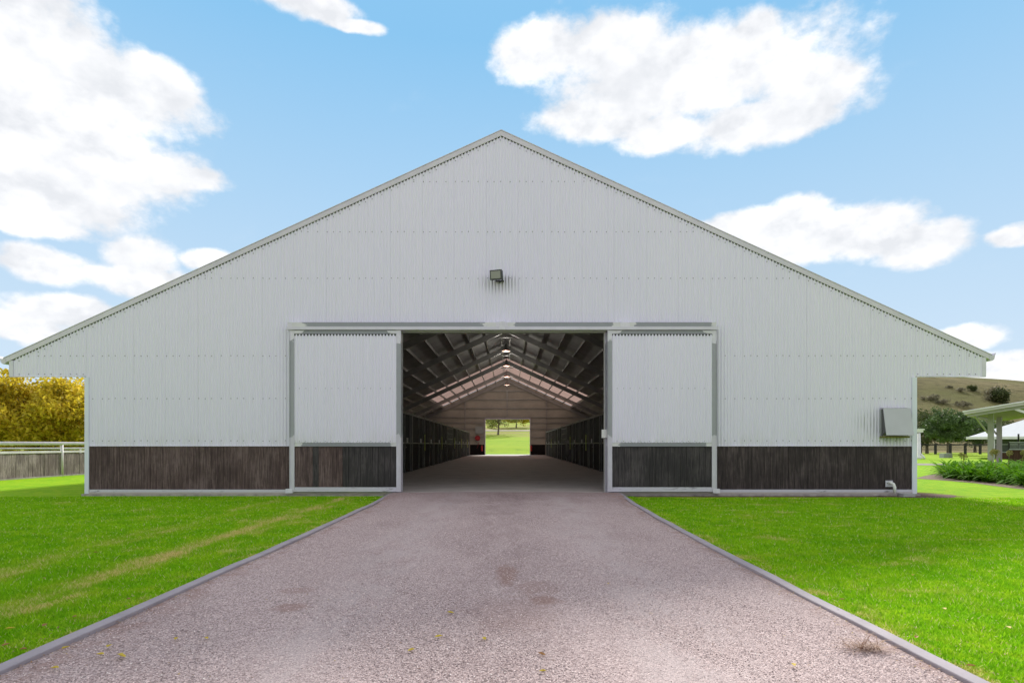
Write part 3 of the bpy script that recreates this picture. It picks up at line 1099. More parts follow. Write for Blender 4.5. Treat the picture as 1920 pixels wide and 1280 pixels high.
# black strip under the barge: paints the shade in the valleys of the sheets
for sgn in (-1, 1):
    xe = EL + 0.09 if sgn < 0 else ER - 0.09
    m = MB()
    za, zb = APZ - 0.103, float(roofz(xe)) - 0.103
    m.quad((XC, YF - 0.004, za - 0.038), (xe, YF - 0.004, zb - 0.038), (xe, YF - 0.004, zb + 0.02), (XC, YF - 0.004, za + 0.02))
    m.build('valley_shade_strip', 'shade_backing_black', barn)
    # barge capping along the rake
    m = MB()
    xt = EL - 0.13 if sgn < 0 else ER + 0.13
    zt = float(roofz(xt))
    m.prism([(XC, APZ), (XC, APZ - 0.118), (xt, zt - 0.118), (xt, zt)], 'y', YF - 0.030, YF + 0.03)
    m.build('barge_cap', 'roof_steel', barn)
    m = MB()
    m.prism([(XC, APZ + 0.022), (XC, APZ + 0.004), (xt, zt + 0.004), (xt, zt + 0.022)], 'y', YF - 0.038, YF + 0.12)
    m.build('barge_lip', 'roof_steel', barn)
    # quad gutter along the eave with its stop end
    g0 = xt
    s = sgn
    m = MB()
    pr = [(g0 - s * 0.06, zt + 0.0), (g0 - s * 0.06, zt - 0.115), (g0 + s * 0.01, zt - 0.125), (g0 + s * 0.05, zt - 0.09), (g0 + s * 0.075, zt + 0.02), (g0 + s * 0.09, zt + 0.055), (g0 + s * 0.075, zt + 0.055), (g0 + s * 0.055, zt - 0.0)]
    m.prism(pr if sgn > 0 else pr[::-1], 'y', YF - 0.034, YB + 0.03)
    m.build('gutter', 'roof_steel', barn)
    # eave: fascia, soffit and end post of the gable
    xo = EL if sgn < 0 else ER
    xi = XL if sgn < 0 else XR
    a, b = min(xo, xo - sgn * 0.095), max(xo, xo - sgn * 0.095)
    m = MB()
    ztp = float(roofz(xo)) - 0.10
    m.box(a, b, YF - 0.018, YF + 0.02, SOF - 0.004, ztp)
    m.build('eave_corner', 'trim_steel', barn)
    m = MB()
    m.box(min(xo, xo - sgn * 0.02), max(xo, xo - sgn * 0.02), YF + 0.022, YB - 0.02, ztp - 0.10, ztp)
    m.build('fascia', 'trim_steel', barn)
    a, b = min(xo, xi), max(xo, xi)
    m = MB()
    m.box(a + 0.01, b - 0.01, YF - 0.022, YF + 0.010, SOF - 0.022, SOF - 0.006)
    m.build('soffit_trim', 'trim_steel', barn)
    # corner flashing of the wall
    a, b = (XL, XL + 0.10) if sgn < 0 else (XR - 0.115, XR)
    m = MB().box(a, b, YF - 0.028, YF + 0.14, 0.055, SOF - 0.024)
    m.build('corner_flashing', 'corner_steel', barn)
    # side wall and roof slope
    m = MB()
    xw = XL + 0.03 if sgn < 0 else XR - 0.03
    n = int((YB - YF - 0.3) / 0.0381)
    yv = np.linspace(YF + 0.15, YB - 0.15, n)
    wv = np.concatenate([np.stack([xw + 0.008 * np.cos(np.arange(n) * math.pi), yv, np.full(n, z_)], 1) for z_ in (0.09, float(roofz(xw)) - 0.1)])
    k = np.arange(n - 1)
    np_obj('side_wall', wv, np.stack([k, k + 1, k + n + 1, k + n], 1), 'wall_steel', barn, True)
    # opaque roof over the front bays; over the last two bays translucent sheets reach from the ridge to the lower third
    YS = YF + BAY * 5 + 0.05
    xs1 = XC + sgn * 7.0
    zs1 = float(roofz(xs1))
    for (xa_, za_, xb_, zb_, y0_, y1_) in ((XC, APZ, xt, zt, YF + 0.04, YS), (xs1, zs1, xt, zt, YS + 0.002, YB + 0.02)):
        MB().prism([(xa_, za_ - 0.002), (xa_, za_ - 0.03), (xb_, zb_ - 0.03), (xb_, zb_ - 0.002)], 'y', y0_, y1_).build('roof_slope', 'roof_steel', barn)
    xi2 = XL + 0.1 if sgn < 0 else XR - 0.1
    zi2 = float(roofz(xi2))
    for (xa_, za_, xb_, zb_, y0_, y1_) in ((XC, APZ, xi2, zi2, YF + 0.06, YS), (xs1, zs1, xi2, zi2, YS + 0.002, YB - 0.06)):
        MB().prism([(xa_, za_ - 0.10), (xa_, za_ - 0.12), (xb_, zb_ - 0.12), (xb_, zb_ - 0.10)], 'y', y0_, y1_).build('roof_insulation', 'insulation', barn)
    nsk = 8
    for q in range(nsk):
        y0_ = YS + (YB - 0.01 - YS) * q / nsk
        y1_ = YS + (YB - 0.01 - YS) * (q + 1) / nsk
        m = MB().quad((XC, y0_, APZ - 0.012), (xs1, y0_, zs1 - 0.012), (xs1, y1_, zs1 - 0.012), (XC, y1_, APZ - 0.012))
        m.build('skylight_sheet', 'fibreglass', barn)

# screws
ms_v, ms_f = [], []
hexa = [(math.cos(k * math.pi / 3), math.sin(k * math.pi / 3)) for k in range(6)]


def screw(x, z, Y=YF - 0.0140, r=0.0112):
    i = len(ms_v)
    for (a, b) in hexa:
        ms_v.append((x + a * r, Y, z + b * r))
    for (a, b) in hexa:
        ms_v.append((x + a * r * 0.8, Y - 0.007, z + b * r * 0.8))
    ms_f.append([i + 6 + k for k in range(6)])
    for k in range(6):
        ms_f.append([i + k, i + (k + 1) % 6, i + 6 + (k + 1) % 6, i + 6 + k])


rows = [PZ(341, 14), PZ(435, 14), PZ(522, 14), PZ(667, 14), PZ(747, 14), PZ(826, 14)]
kk = -160
while kk < 170:
    for o in (0, 2, 4, 7):
        x = XP0 + (kk * 10 + o) * PITCH
        if EL + 0.2 < x < ER - 0.2:
            for z in rows:
                if z > float(roofz(x)) - 0.25:
                    continue
                if (x < XL + 0.1 or x > XR - 0.12) and z < SOF:
                    continue
                if DX0 - 2.72 < x < DX1 + 2.7 and z < HDZ + 0.1:
                    continue
                screw(x, z + random.uniform(-.006, .006))
            if x < XL or x > XR:
                screw(x, SOF + 0.045)
            screw(x, float(roofz(x)) - 0.215)
    kk += 1
me = bpy.data.meshes.new('screws')
me.from_pydata(ms_v, [], ms_f)
me.materials.append(MATS['screw_steel'])
o = link(bpy.data.objects.new('screws', me), barn)
o['kind'] = 'stuff'

# timber skirting planks (each its own piece, sharing a few meshes)
PLW = 0.1445


def plank_meshes(h, t_, mat, wd=PLW, n=3):
    out = []
    for k in range(n):
        m = MB().cham(-wd / 2 + 0.0012, wd / 2 - 0.0012 - 0.0012 * k, 0, t_, 0, h - 0.004 * k, 0.003)
        out.append(m.mesh('plank', mat))
    return out


def plank_row(x0, x1, Y, z0, z1, mats, parent, name='plank'):
    n = max(1, int(round((x1 - x0) / PLW)))
    wd = (x1 - x0) / n
    pools = [plank_meshes(z1 - z0, 0.022, mm, wd) for mm in mats]
    for k in range(n):
        f = (k + 0.5) / n
        pool = pools[min(len(pools) - 1, int(f * len(pools)))] if len(pools) > 1 else pools[0]
        if len(pools) > 1 and random.random() < 0.06:
            pool = random.choice(pools)
        inst(name, random.choice(pool), (x0 + (k + 0.5) * wd, Y + random.uniform(-0.002, 0.0025), z0), parent)


DL0, DL1 = PX(543, 13.86), PX(752, 13.86)      # left leaf (outer edges of its frame)
DR0, DR1 = PX(1139, 13.86), PX(1344, 13.86)    # right leaf
plank_row(XL + 0.104, PX(543, 14) + 0.05, YF - 0.016, PLB, PLT - 0.006, ['plank_weathered'], barn)
plank_row(PX(1344, 14) - 0.05, XR - 0.118, YF - 0.016, PLB, PLT - 0.006, ['plank_dark'], barn)
for (a, b) in ((XL + 0.104, DX0 - 0.04), (DX1 + 0.04, XR - 0.118)):
    m = MB().box(a, b, YF + 0.012, YF + 0.03, 0.095, PLT + 0.03)
    m.build('wall_backing', 'shade_backing_black', barn)
    m = MB().box(a, b, YF - 0.030, YF + 0.012, PLT - 0.004, PLT + 0.008)
    m.build('drip_flashing', 'trim_steel', barn)
    m = MB().box(a, b, YF - 0.042, YF + 0.012, PZ(924.5, 14), PLB - 0.002)
    m.build('base_angle', 'base_trim_paint', barn)
# slab and its exposed edge
m = MB().box(XL - 0.06, XR + 0.06, YF - 0.055, YB + 0.3, -0.2, 0.048)
m.build('footing', 'concrete_edge', barn)
m = MB().box(XL + 0.12, XR - 0.12, YF - 0.045, YB + 0.25, 0.05, FLZ)
m.build('floor_slab', 'concrete_floor', barn)
m = MB().box(DX0 - 0.02, DX1 + 0.02, YF - 0.10, YF - 0.047, 0.0, FLZ - 0.004)
m.build('threshold', 'concrete_edge', barn)

# door head: beam over the opening and sliding-door track
x0, x1 = PX(539, 13.84), PX(1343, 13.84)
zt0, zt1, zt2 = PZ(604, 13.84), PZ(612.2, 13.84), PZ(618, 13.84)
segs = [(x0 + 0.10, PX(930, 13.84), 'galvanised_rail'), (PX(952, 13.84), PX(1163, 13.84), 'galvanised_rail'), (PX(1181, 13.84), x1, 'galvanised_rail')]
for a, b, mm in segs:
    m = MB().box(a, b, 13.84, YF - 0.012, zt1 + 0.001, zt0)
    m.build('track_beam', mm, barn)
for a, b in ((x0, x0 + 0.098), (PX(930, 13.84) + 0.002, PX(952, 13.84) - 0.002), (PX(1163, 13.84) + 0.002, PX(1181, 13.84) - 0.002)):
    m = MB().box(a, b, 13.838, YF - 0.012, zt1 + 0.001, zt0 + 0.004)
    m.build('track_joint', 'zinc_paint', barn)
m = MB()
m.prism([(13.83, zt1), (13.83, zt2), (13.86, zt2), (13.86, zt1 - 0.02), (13.92, zt1 - 0.02), (13.92, zt2), (YF - 0.015, zt2), (YF - 0.015, zt1)], 'x', x0 - 0.02, x1 + 0.05)
m.build('door_track', 'trim_steel', barn)
m = MB().box(PX(936, 13.8), PX(947, 13.8), 13.80, 13.828, zt2 - 0.005, zt0 + 0.015)
m.build('track_stop', 'zinc_paint', barn)
m = MB().box(DX0 - 0.03, DX1 + 0.03, YF + 0.012, YF + 0.16, PZ(623, 14), HDZ + 0.2)
m.build('lintel', 'steel_frame', barn)
for a, b in ((DX0 - 0.12, DX0 - 0.005), (DX1 + 0.0, DX1 + 0.115)):
    m = MB().box(a, b, YF + 0.03, YF + 0.20, FLZ + 0.001, PZ(623, 14) - 0.002)
    m.build('jamb', 'galvanised_stile', barn)
m = MB().box(DX1 - 0.03, DX1 - 0.003, YF + 0.02, YF + 0.06, FLZ + 0.001, PZ(623, 14) - 0.004)
m.build('jamb_strip', 'steel_frame', barn)


def sliding_door(xa, xb, inner_right, label):
    Y = 13.86
    d = empty('sliding_door', (0, 0, 0), parent=barn)
    d.matrix_parent_inverse = Matrix.Translation(barn.location).inverted()
    d['label'] = label
    zt, zb = PZ(619, Y), PZ(921.5, Y)
    sw = 0.112
    for k, (a, b) in enumerate(((xa, xa + sw), (xb - sw, xb))):
        m = MB()
        m.box(a, b, Y, Y + 0.05, zb, zt)
        m.box(a + (0.0 if k == 0 else sw - 0.012), a + (0.012 if k == 0 else sw), Y - 0.012, Y, zb + 0.01, zt - 0.01)
        m.build('stile', 'galvanised_stile', d)
    r = [(PZ(626, Y), zt - 0.004, 'galvanised_rail'), (PZ(836.5, Y), PZ(828.5, Y), 'galvanised_rail'), (zb + 0.004, PZ(913, Y), 'base_trim_paint')]
    for k, (z0, z1, mm) in enumerate(r):
        m = MB().box(xa + sw + 0.002, xb - sw - 0.002, Y + 0.004, Y + 0.048, z0, z1)
        if k == 1:
            m.box(xa + sw + 0.002, xb - sw - 0.002, Y - 0.010, Y + 0.003, z0, z0 + 0.014)
        m.build('rail', mm, d)
    a, b = xa + sw - 0.004, xb - sw + 0.004
    z0, z1 = PZ(829.5, Y), PZ(626.5, Y)
    n = 3
    for k in range(n):
        p, q = a + (b - a) * k / n, a + (b - a) * (k + 1) / n
        corr_sheet(p, q + 0.006 * (k < n - 1), z0, lambda s_: np.full(len(s_), z1), Y - 0.002 - 0.002 * (k % 2), 'wall_steel', d, 'door_sheet')
    m = MB()
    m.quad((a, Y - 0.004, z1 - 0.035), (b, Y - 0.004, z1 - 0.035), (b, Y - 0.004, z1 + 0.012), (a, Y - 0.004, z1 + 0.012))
    m.build('valley_shade_strip', 'shade_backing_black', d)  # dark strip painting the valley shade below the top rail
    plank_row(xa + sw + 0.004, xb - sw - 0.004, Y + 0.014, PZ(913, Y) + 0.002, PZ(836.5, Y) - 0.002, ['plank_weathered', 'plank_black'] if inner_right else ['plank_black'], d)
    m = MB().box(xa + sw + 0.003, xb - sw - 0.003, Y + 0.037, Y + 0.046, PZ(913, Y), PZ(836.5, Y))
    m.build('backing', 'shade_backing_black', d)
    # screws of the leaf
    global ms_v, ms_f
    ms_v, ms_f = [], []
    k0 = math.ceil((a - XP0) / PITCH)
    k1 = math.floor((b - XP0) / PITCH)
    for k in range(k0, k1 + 1):
        if k % 10 in (0, 2, 4, 7):
            for z in (PZ(728, Y), z0 + 0.03):
                screw(XP0 + k * PITCH, z, Y - 0.0135, 0.009)
    me = bpy.data.meshes.new('screws')
    me.from_pydata(ms_v, [], ms_f)
    me.materials.append(MATS['screw_steel'])
    o = link(bpy.data.objects.new('screws', me), d)
    o['kind'] = 'stuff'
    # pale zinc-painted weld plates at the corners
    for xq in (xa + 0.004, xb - 0.20):
        for zq, hh in ((zt - 0.10, 0.095), ):
            m = MB()
            if xq < (xa + xb) / 2:
                m.prism([(xq, zq + hh), (xq, zq - 0.16), (xq + 0.10, zq - 0.09), (xq + 0.115, zq + 0.03), (xq + 0.30, zq + 0.04), (xq + 0.34, zq + hh)], 'y', Y - 0.003, Y + 0.002)
            else:
                m.prism([(xq + 0.196, zq + hh), (xq - 0.14, zq + hh), (xq - 0.10, zq + 0.04), (xq + 0.08, zq + 0.03), (xq + 0.092, zq - 0.20), (xq + 0.196, zq - 0.22)], 'y', Y - 0.003, Y + 0.002)
            m.build('weld_paint', 'zinc_paint', d)
    # foot block and roller hangers
    xe = xa if inner_right else xb
    m = MB().box(xe - 0.09, xe + 0.07, Y - 0.02, Y + 0.06, zb - 0.03, zb + 0.07)
    m.build('foot_guide', 'zinc_paint', d)
    for xh in (xa + 0.35, xb - 0.06):
        m = MB().box(xh - 0.03, xh + 0.03, Y + 0.008, Y + 0.03, zt, zt + 0.03)
        m.build('hanger', 'galvanised_stile', d)
    return d


sliding_door(DL0, DL1, True, 'left sliding leaf')
dr = sliding_door(DR0, DR1, False, 'right sliding leaf')

# structure: portal frames, purlins
NB = 7
for k in range(NB + 1):
    y = YF + BAY * k
    y = min(max(y, YF + 0.18), YB - 0.18)
    for sgn in (-1, 1):
        xe = XL + 0.22 if sgn < 0 else XR - 0.22
        top = 0.305
        dpt = 0.34
        m = MB()
        za, ze = APZ - top, float(roofz(xe)) - top
        # I section rafter: web and two flanges
        m.prism([(XC, za), (XC, za - dpt), (xe, ze - dpt), (xe, ze)], 'y', y - 0.012, y + 0.012)
        for (t0, t1) in ((0.0, 0.018), (dpt - 0.018, dpt)):
            m.prism([(XC, za - t0 + 0.004), (XC, za - t1 - 0.004), (xe, ze - t1 - 0.004), (xe, ze - t0 + 0.004)], 'y', y - 0.075, y + 0.075)
        m.build('rafter', 'steel_frame', barn)
        m = MB()
        m.box(xe - 0.13, xe + 0.13, y - 0.012, y + 0.012, FLZ, ze - 0.05)
        m.box(xe - 0.15, xe - 0.13, y - 0.08, y + 0.08, FLZ, ze - 0.05)
        m.box(xe + 0.13, xe + 0.15, y - 0.08, y + 0.08, FLZ, ze - 0.05)
        m.build('column', 'steel_frame', barn)
    m = MB()
    m.prism([(XC - 0.55, APZ - 0.36 - 0.34 - 0.24), (XC + 0.55, APZ - 0.36 - 0.34 - 0.24), (XC + 0.45, APZ - 0.36 - 0.34 - 0.30), (XC - 0.45, APZ - 0.36 - 0.34 - 0.30)][::-1], 'y', y - 0.05, y + 0.05)
    m.build('apex_tie', 'steel_frame', barn)
for sgn in (-1, 1):
    span = (XC - XL) if sgn < 0 else (XR - XC)
    for k in range(11):
        dx_ = 0.28 + k * 0.955
        if dx_ > span - 0.15:
            break
        x = XC + sgn * dx_
        z = float(roofz(x)) - 0.125
        m = MB()
        # Z purlin: web and flanges
        m.box(x - 0.008, x + 0.008, YF + 0.07, YB - 0.07, z - 0.165, z)
        m.box(x - 0.05, x + 0.008, YF + 0.07, YB - 0.07, z - 0.176, z - 0.166)
        m.build('purlin', 'steel_frame', barn)
# lining of the gable walls inside, girts
for (Yw, s) in ((YB - 0.06, -1), (YF + 0.05, 1)):
    mx = [XL + 0.12, DX0 - 0.02, DX1 + 0.02, XR - 0.12]
    m = MB()
    m.box(mx[0], mx[1], Yw - 0.008, Yw + 0.008, PLT, SOF + 1.2)
    m.box(mx[2], mx[3], Yw - 0.008, Yw + 0.008, PLT, SOF + 1.2)
    i = len(m.v)
    zz = SOF + 1.2
    m.box(mx[1], mx[2], Yw - 0.0081, Yw + 0.008, HDZ + 0.05, zz)
    xa = [XL + 0.12, XC, XR - 0.12]
    m.prism([(XL + 0.12, zz), (XR - 0.12, zz), (XR - 0.12, max(zz + 0.001, float(roofz(XR - 0.12)) - 0.04)), (XC, APZ - 0.04), (XL + 0.12, max(zz + 0.001, float(roofz(XL + 0.12)) - 0.04))], 'y', Yw - 0.008, Yw + 0.008)
    m.build('gable_lining', 'inner_lining', barn)
    Yg = Yw + s * 0.10
    for z in (2.05, 2.95, 3.62, HDZ + 0.25, 5.2, 6.15, 7.1):
        half = (APZ - 0.5 - z) / SL
        for (a, b) in (((XL + 0.4, XR - 0.4),) if z > HDZ else ((XL + 0.4, DX0 - 0.16), (DX1 + 0.16, XR - 0.4))):
            a2, b2 = max(a, XC - half), min(b, XC + half)
            if b2 - a2 > 0.3:
                MB().box(a2, b2, Yg - 0.06, Yg + 0.06, z - 0.07, z + 0.01).build('girt', 'steel_frame', barn)
    for x in (XC - 4.6, XC + 4.3):
        MB().box(x - 0.06, x + 0.06, Yg - 0.07, Yg + 0.071, FLZ, float(roofz(x)) - 0.4).build('gable_post', 'steel_frame', barn)
    MB().box(XC - 0.06, XC + 0.06, Yg - 0.071, Yg + 0.072, HDZ + 0.33, APZ - 0.75).build('gable_post', 'steel_frame', barn)
MB().box(DX0 - 0.6, DX1 + 0.6, YB + 0.301, YB + 4.2, -0.1, 0.075).build('rear_apron', 'block_grey', barn)
# far gable: outside sheets, skirting, door jambs
for a, b in ((XL + 0.12, DX0), (DX1, XR - 0.12)):
    MB().box(a, b, YB - 0.075, YB + 0.02, FLZ + 0.002, PLT + 0.03).build('skirting', 'stall_board', barn)
MB().box(DX0 - 0.10, DX0, YB - 0.2, YB + 0.08, FLZ + 0.003, HDZ).build('jamb', 'trim_steel', barn)
MB().box(DX1, DX1 + 0.10, YB - 0.2, YB + 0.08, FLZ + 0.003, HDZ).build('jamb', 'trim_steel', barn)
MB().box(DX0 - 0.1, DX1 + 0.1, YB - 0.2, YB + 0.08, HDZ + 0.002, HDZ + 0.14).build('lintel', 'trim_steel', barn)
m = MB()
m.prism([(XL, SOF), (XR, SOF), (XR, float(roofz(XR)) - 0.1), (XC, APZ - 0.1), (XL, float(roofz(XL)) - 0.1)], 'y', YB + 0.045, YB + 0.055)
m2 = MB()
m2.prism([(EL, SOF), (XL - 0.01, SOF), (XL - 0.01, float(roofz(XL)) - 0.1), (EL, float(roofz(EL)) - 0.1)], 'y', YB + 0.03, YB + 0.045)
m2.build('eave_end', 'wall_steel', barn)
m2 = MB()
m2.prism([(XR + 0.01, SOF), (ER, SOF), (ER, float(roofz(ER)) - 0.1), (XR + 0.01, float(roofz(XR)) - 0.1)], 'y', YB + 0.03, YB + 0.045)
m2.build('eave_end', 'wall_steel', barn)
m3 = MB()
hh = HDZ + 0.15
m3.prism([(XL, hh), (XR, hh), (XR, max(hh + 0.001, float(roofz(XR)) - 0.1)), (XC, APZ - 0.1), (XL, max(hh + 0.001, float(roofz(XL)) - 0.1))], 'y', YB + 0.03, YB + 0.045)
m3.box(XL, DX0 - 0.1, YB + 0.03, YB + 0.045, PLT, hh - 0.001)
m3.box(DX1 + 0.1, XR, YB + 0.03, YB + 0.045, PLT, hh - 0.001)
m3.build('rear_cladding', 'wall_steel', barn)

# ------------------------------------------------------------------ stalls
AL, AR = -4.10, 3.86     # aisle faces of the stall fronts


def make_stall(s):
    """stall front along local y 0..3.6, aisle on the side s of local x=0"""
    root = empty('horse_stall', (0, 0, 0))

    def P(name, mb, mat):
        return mb.build(name, mat, root, world=False)

    def bx(m, xa, xb, *r):
        a, b = sorted((xa * s, xb * s))
        m.box(a, b, *r)
        return m
    P('post', bx(MB(), -0.05, 0.05, -0.045, 0.045, 0, 2.44), 'stall_steel')
    P('top_rail', bx(MB(), -0.035, 0.035, 0.047, 3.553, 2.34, 2.41), 'stall_steel')
    P('mid_rail', bx(MB(), -0.03, 0.034, 0.047, 3.553, 1.16, 1.215), 'stall_steel')
    m = MB()
    for k in range(6):
        bx(m, -0.02, 0.012 + 0.003 * (k % 2), 0.048, 1.86, 0.03 + k * 0.187, 0.03 + k * 0.187 + 0.181)
    P('lower_panel', m, 'stall_board')
    d = P('stall_door', bx(bx(MB(), -0.012, 0.02, 1.90, 3.10, 0.05, 1.155), -0.01, 0.016, 1.90, 1.905, 1.22, 2.3), 'stall_board')
    f = MB()
    bx(f, 0.0, 0.045, 1.865, 1.898, 0.02, 2.335)
    bx(f, 0.0, 0.045, 3.102, 3.135, 0.02, 2.335)
    f.build('door_frame', 'stall_steel', d, world=False)
    l = MB()
    bx(l, 0.045, 0.07, 1.93, 2.02, 1.0, 1.04)
    l.build('latch', 'stall_steel', d, world=False)
    m = MB()
    for k in range(6):
        bx(m, -0.02, 0.012 + 0.003 * (k % 2), 3.137, 3.553, 0.03 + k * 0.187, 0.03 + k * 0.187 + 0.181)
    P('side_panel', m, 'stall_board')
    g = MB()
    y = 0.10
    while y < 3.54:
        bx(g, -0.012, 0.012, y - 0.012, y + 0.012, 1.217, 2.338)
        y += 0.062
    P('grille', g, 'stall_grille')
    P('name_plate', bx(MB(), 0.036, 0.042, 2.2, 2.6, 1.20, 1.40), 'name_card')
    P('partition', bx(MB(), -5.5, -0.055, -0.03, 0.03, 0.0, 2.2), 'stall_board')
    return root


ordn = ['first', 'second', 'third', 'fourth', 'fifth', 'sixth', 'seventh', 'eighth', 'ninth', 'tenth', 'eleventh', 'twelfth']
stall_y = [17.6, 21.2, 24.8, 28.4, 32.0, 35.6, 42.8, 46.4, 50.0, 53.6, 57.2]
for s, xa, side in ((1, AL, 'left'), (-1, AR, 'right')):
    proto = make_stall(s)
    for i, y in enumerate(stall_y):
        r = proto if i == 0 else copy_tree(proto)
        r.location = (xa, y, FLZ)
        tag(r, f'dark barred horse stall, {ordn[i]} from the entrance on the {side} side', 'stall', f'horse stalls along the {side} side of the aisle')
# last posts, pale end boards near the far door and cross-passage gates
for s, xa, side in ((1, AL, 'left'), (-1, AR, 'right')):
    r = empty('end_panel', (xa, 60.8, FLZ))
    tag(r, f'pale timber end panel closing the {side} row of stalls', 'panel', 'stall row ends')
    a, b = sorted((-0.05, 0.05))
    MB().box(-0.05, 0.05, -0.045, 0.045, 0, 2.44).build('post', 'stall_steel', r, world=False)
    MB().box(-0.03 if s > 0 else -0.03, 0.03, 0.05, 1.15, 0.02, 1.2).build('board', 'mulch', r, world=False)
    MB().box(-0.02, 0.02, 1.15, 1.22, 0, 2.3).build('stile', 'stall_steel', r, world=False)
    g = empty('passage_gate', (xa, 39.2, FLZ))
    tag(g, f'tall barred steel gate across the side passage on the {side} of the aisle', 'gate', 'side passage gates')
    for y in (0.06, 3.50):
        MB().box(-0.03, 0.03, y - 0.03, y + 0.03, 0, 2.44).build('gate_post', 'stall_steel', g, world=False)
    m = MB()
    for z in (1.15, 1.5, 1.85, 2.2, 2.36):
        m.box(-0.02, 0.02, 0.09, 3.47, z, z + 0.03)
    m.build('gate_rails', 'stall_steel', g, world=False)
    MB().box(-0.015, 0.015, 0.09, 3.47, 0.06, 1.14).build('gate_panel', 'stall_board', g, world=False)
    m = MB()
    for k in range(12):
        y = 0.3 + 0.26 * k
        m.box(-0.012, 0.012, y, y + 0.024, 1.18, 2.36)
    m.build('gate_bars', 'stall_steel', g, world=False)

# straps hanging on the posts
stp = MB()
stp.prism([(-0.055, 0.0), (0.055, 0.0), (0.062, -0.45), (0.05, -0.74), (-0.045, -0.76), (-0.058, -0.4)], 'x', -0.012, 0.012)
for (s, xa, side, yl) in ((1, AL, 'left', [(28.25, 'third'), (35.45, 'fifth'), (43.9, 'seventh'), (50.2, 'ninth'), (57.3, 'eleventh')]), (-1, AR, 'right', [(28.9, 'fourth'), (36.4, 'sixth'), (52.6, 'ninth')])):
    for (y, nm) in yl:
        r = empty('hanging_strap', (xa + s * 0.075, y, 1.70))
        tag(r, f'yellow-green webbing strap hanging by the {nm} stall on the {side} side', 'strap', 'straps hanging on the stall posts')
        MB().prism([(-0.06, 0.0), (0.06, 0.0), (0.068, -0.45), (0.055, -0.76), (-0.05, -0.78), (-0.063, -0.4)], 'x', -0.012, 0.012).build('webbing', 'strap_green', r, world=False)
        MB().tube([(0, 0, -0.02), (0, 0, 0.06), (-s * 0.03, 0, 0.10)], 0.012, 5).build('hook', 'stall_steel', r, world=False)
# grey ropes / halter hung on the right-hand stalls
r = empty('halter', (AR - 0.08, 37.9, 1.35))
tag(r, 'pale grey rope halter hanging on the sixth stall of the right side', 'halter')
MB().tube([(0, 0.9, 0.0), (0, 0.75, 0.08), (0, 0.35, -0.08), (0, -0.05, -0.42), (0, -0.2, -0.72), (0, -0.14, -0.9)], [0.05, 0.06, 0.07, 0.07, 0.06, 0.05], 6).build('noseband', 'rope_grey', r, True, False)
MB().tube([(-0.03, 0.75, 0.06), (-0.03, 0.9, -0.3), (-0.03, 1.05, -0.75), (-0.03, 1.0, -1.05)], [0.035, 0.04, 0.04, 0.03], 6).build('lead', 'rope_grey', r, True, False)

# ridge lamps
for k in range(6):
    y = 23.5 + 7.2 * k
    z = 7.22
    r = empty('bay_lamp', (XC, y, z))
    tag(r, f'hanging round bay lamp glowing orange, {ordn[k]} under the ridge from the entrance', 'lamp', 'lamps hung under the barn ridge')
    n = 14
    prof = [(0.28, 0.0), (0.27, 0.05), (0.20, 0.14), (0.10, 0.20), (0.10, 0.42), (0.05, 0.46)]
    m = MB()
    for (rr, zz) in prof:
        m.v += [(rr * math.cos(2 * math.pi * q / n), rr * math.sin(2 * math.pi * q / n), zz) for q in range(n)]
    for a in range(len(prof) - 1):
        for q in range(n):
            m.f.append((a * n + q, a * n + (q + 1) % n, (a + 1) * n + (q + 1) % n, (a + 1) * n + q))
    m.build('reflector', 'lamp_body', r, True, False)
    m = MB()
    m.v = [(0.255 * math.cos(2 * math.pi * q / n), 0.255 * math.sin(2 * math.pi * q / n), 0.012) for q in range(n)]
    m.f = [tuple(range(n - 1, -1, -1))]
    m.build('lens', 'lamp_glow', r, world=False)
    MB().tube([(0, 0, 0.45), (0, 0, 1.0)], 0.02, 6).build('stem', 'lamp_black', r, world=False)
    ld = bpy.data.lights.new('lamp_light', 'POINT')
    ld.energy = (13, 15, 16, 15, 14, 12)[k]
    ld.color = (1.0, 0.93, 0.84)
    ld.shadow_soft_size = 0.12
    lo = bpy.data.objects.new('lamp_light', ld)
    lo.location = (0, 0, -0.16)
    col.objects.link(lo)
    lo.parent = r

# fire hose reel and extinguishers, board on the far wall
r = empty('fire_hose_reel', (PX(895.5, 64), YB - 0.32, PZ(821, 64)))
tag(r, 'red fire hose reel on the far wall left of the rear door', 'hose reel')
MB().tube([(0, 0.0, 0), (0, 0.16, 0)], 0.30, 16).build('drum', 'hose_rim', r, world=False)
MB().tube([(0, -0.03, 0), (0, 0.0, 0)], 0.15, 14).build('hub', 'fire_red', r, world=False)
MB().tube([(0.05, 0.08, -0.28), (0.1, 0.02, -0.7), (0.0, 0.0, -0.95), (-0.1, 0.0, -1.1)], 0.02, 6).build('hose', 'hose_rim', r, True, False)
for px, nm in ((903.5, 'left'), (996, 'right')):
    r = empty('fire_extinguisher', (PX(px, 64), YB - 0.30, 0.50))
    tag(r, f'red fire extinguisher on the {nm} side of the rear door', 'extinguisher', 'extinguishers beside the rear door')
    m = MB().tube([(0, 0, 0), (0, 0, 0.03), (0, 0, 0.52), (0, 0, 0.60), (0, 0, 0.64)], [0.085, 0.10, 0.10, 0.07, 0.03], 12)
    m.build('cylinder', 'fire_red', r, True, False)
    MB().box(-0.04, 0.09, -0.02, 0.02, 0.645, 0.70).build('valve_handle', 'lamp_black', r, world=False)
    MB().tube([(0.04, -0.02, 0.66), (0.12, -0.05, 0.5), (0.11, -0.05, 0.2)], 0.018, 6).build('discharge_hose', 'lamp_black', r, True, False)
o = MB().box(PX(891, 64), PX(906, 64), YB - 0.245, YB - 0.232, PZ(812, 64), PZ(799, 64)).build('notice_board', 'board_pale')
tag(o, 'pale blank board on the far wall above the hose reel', 'board')

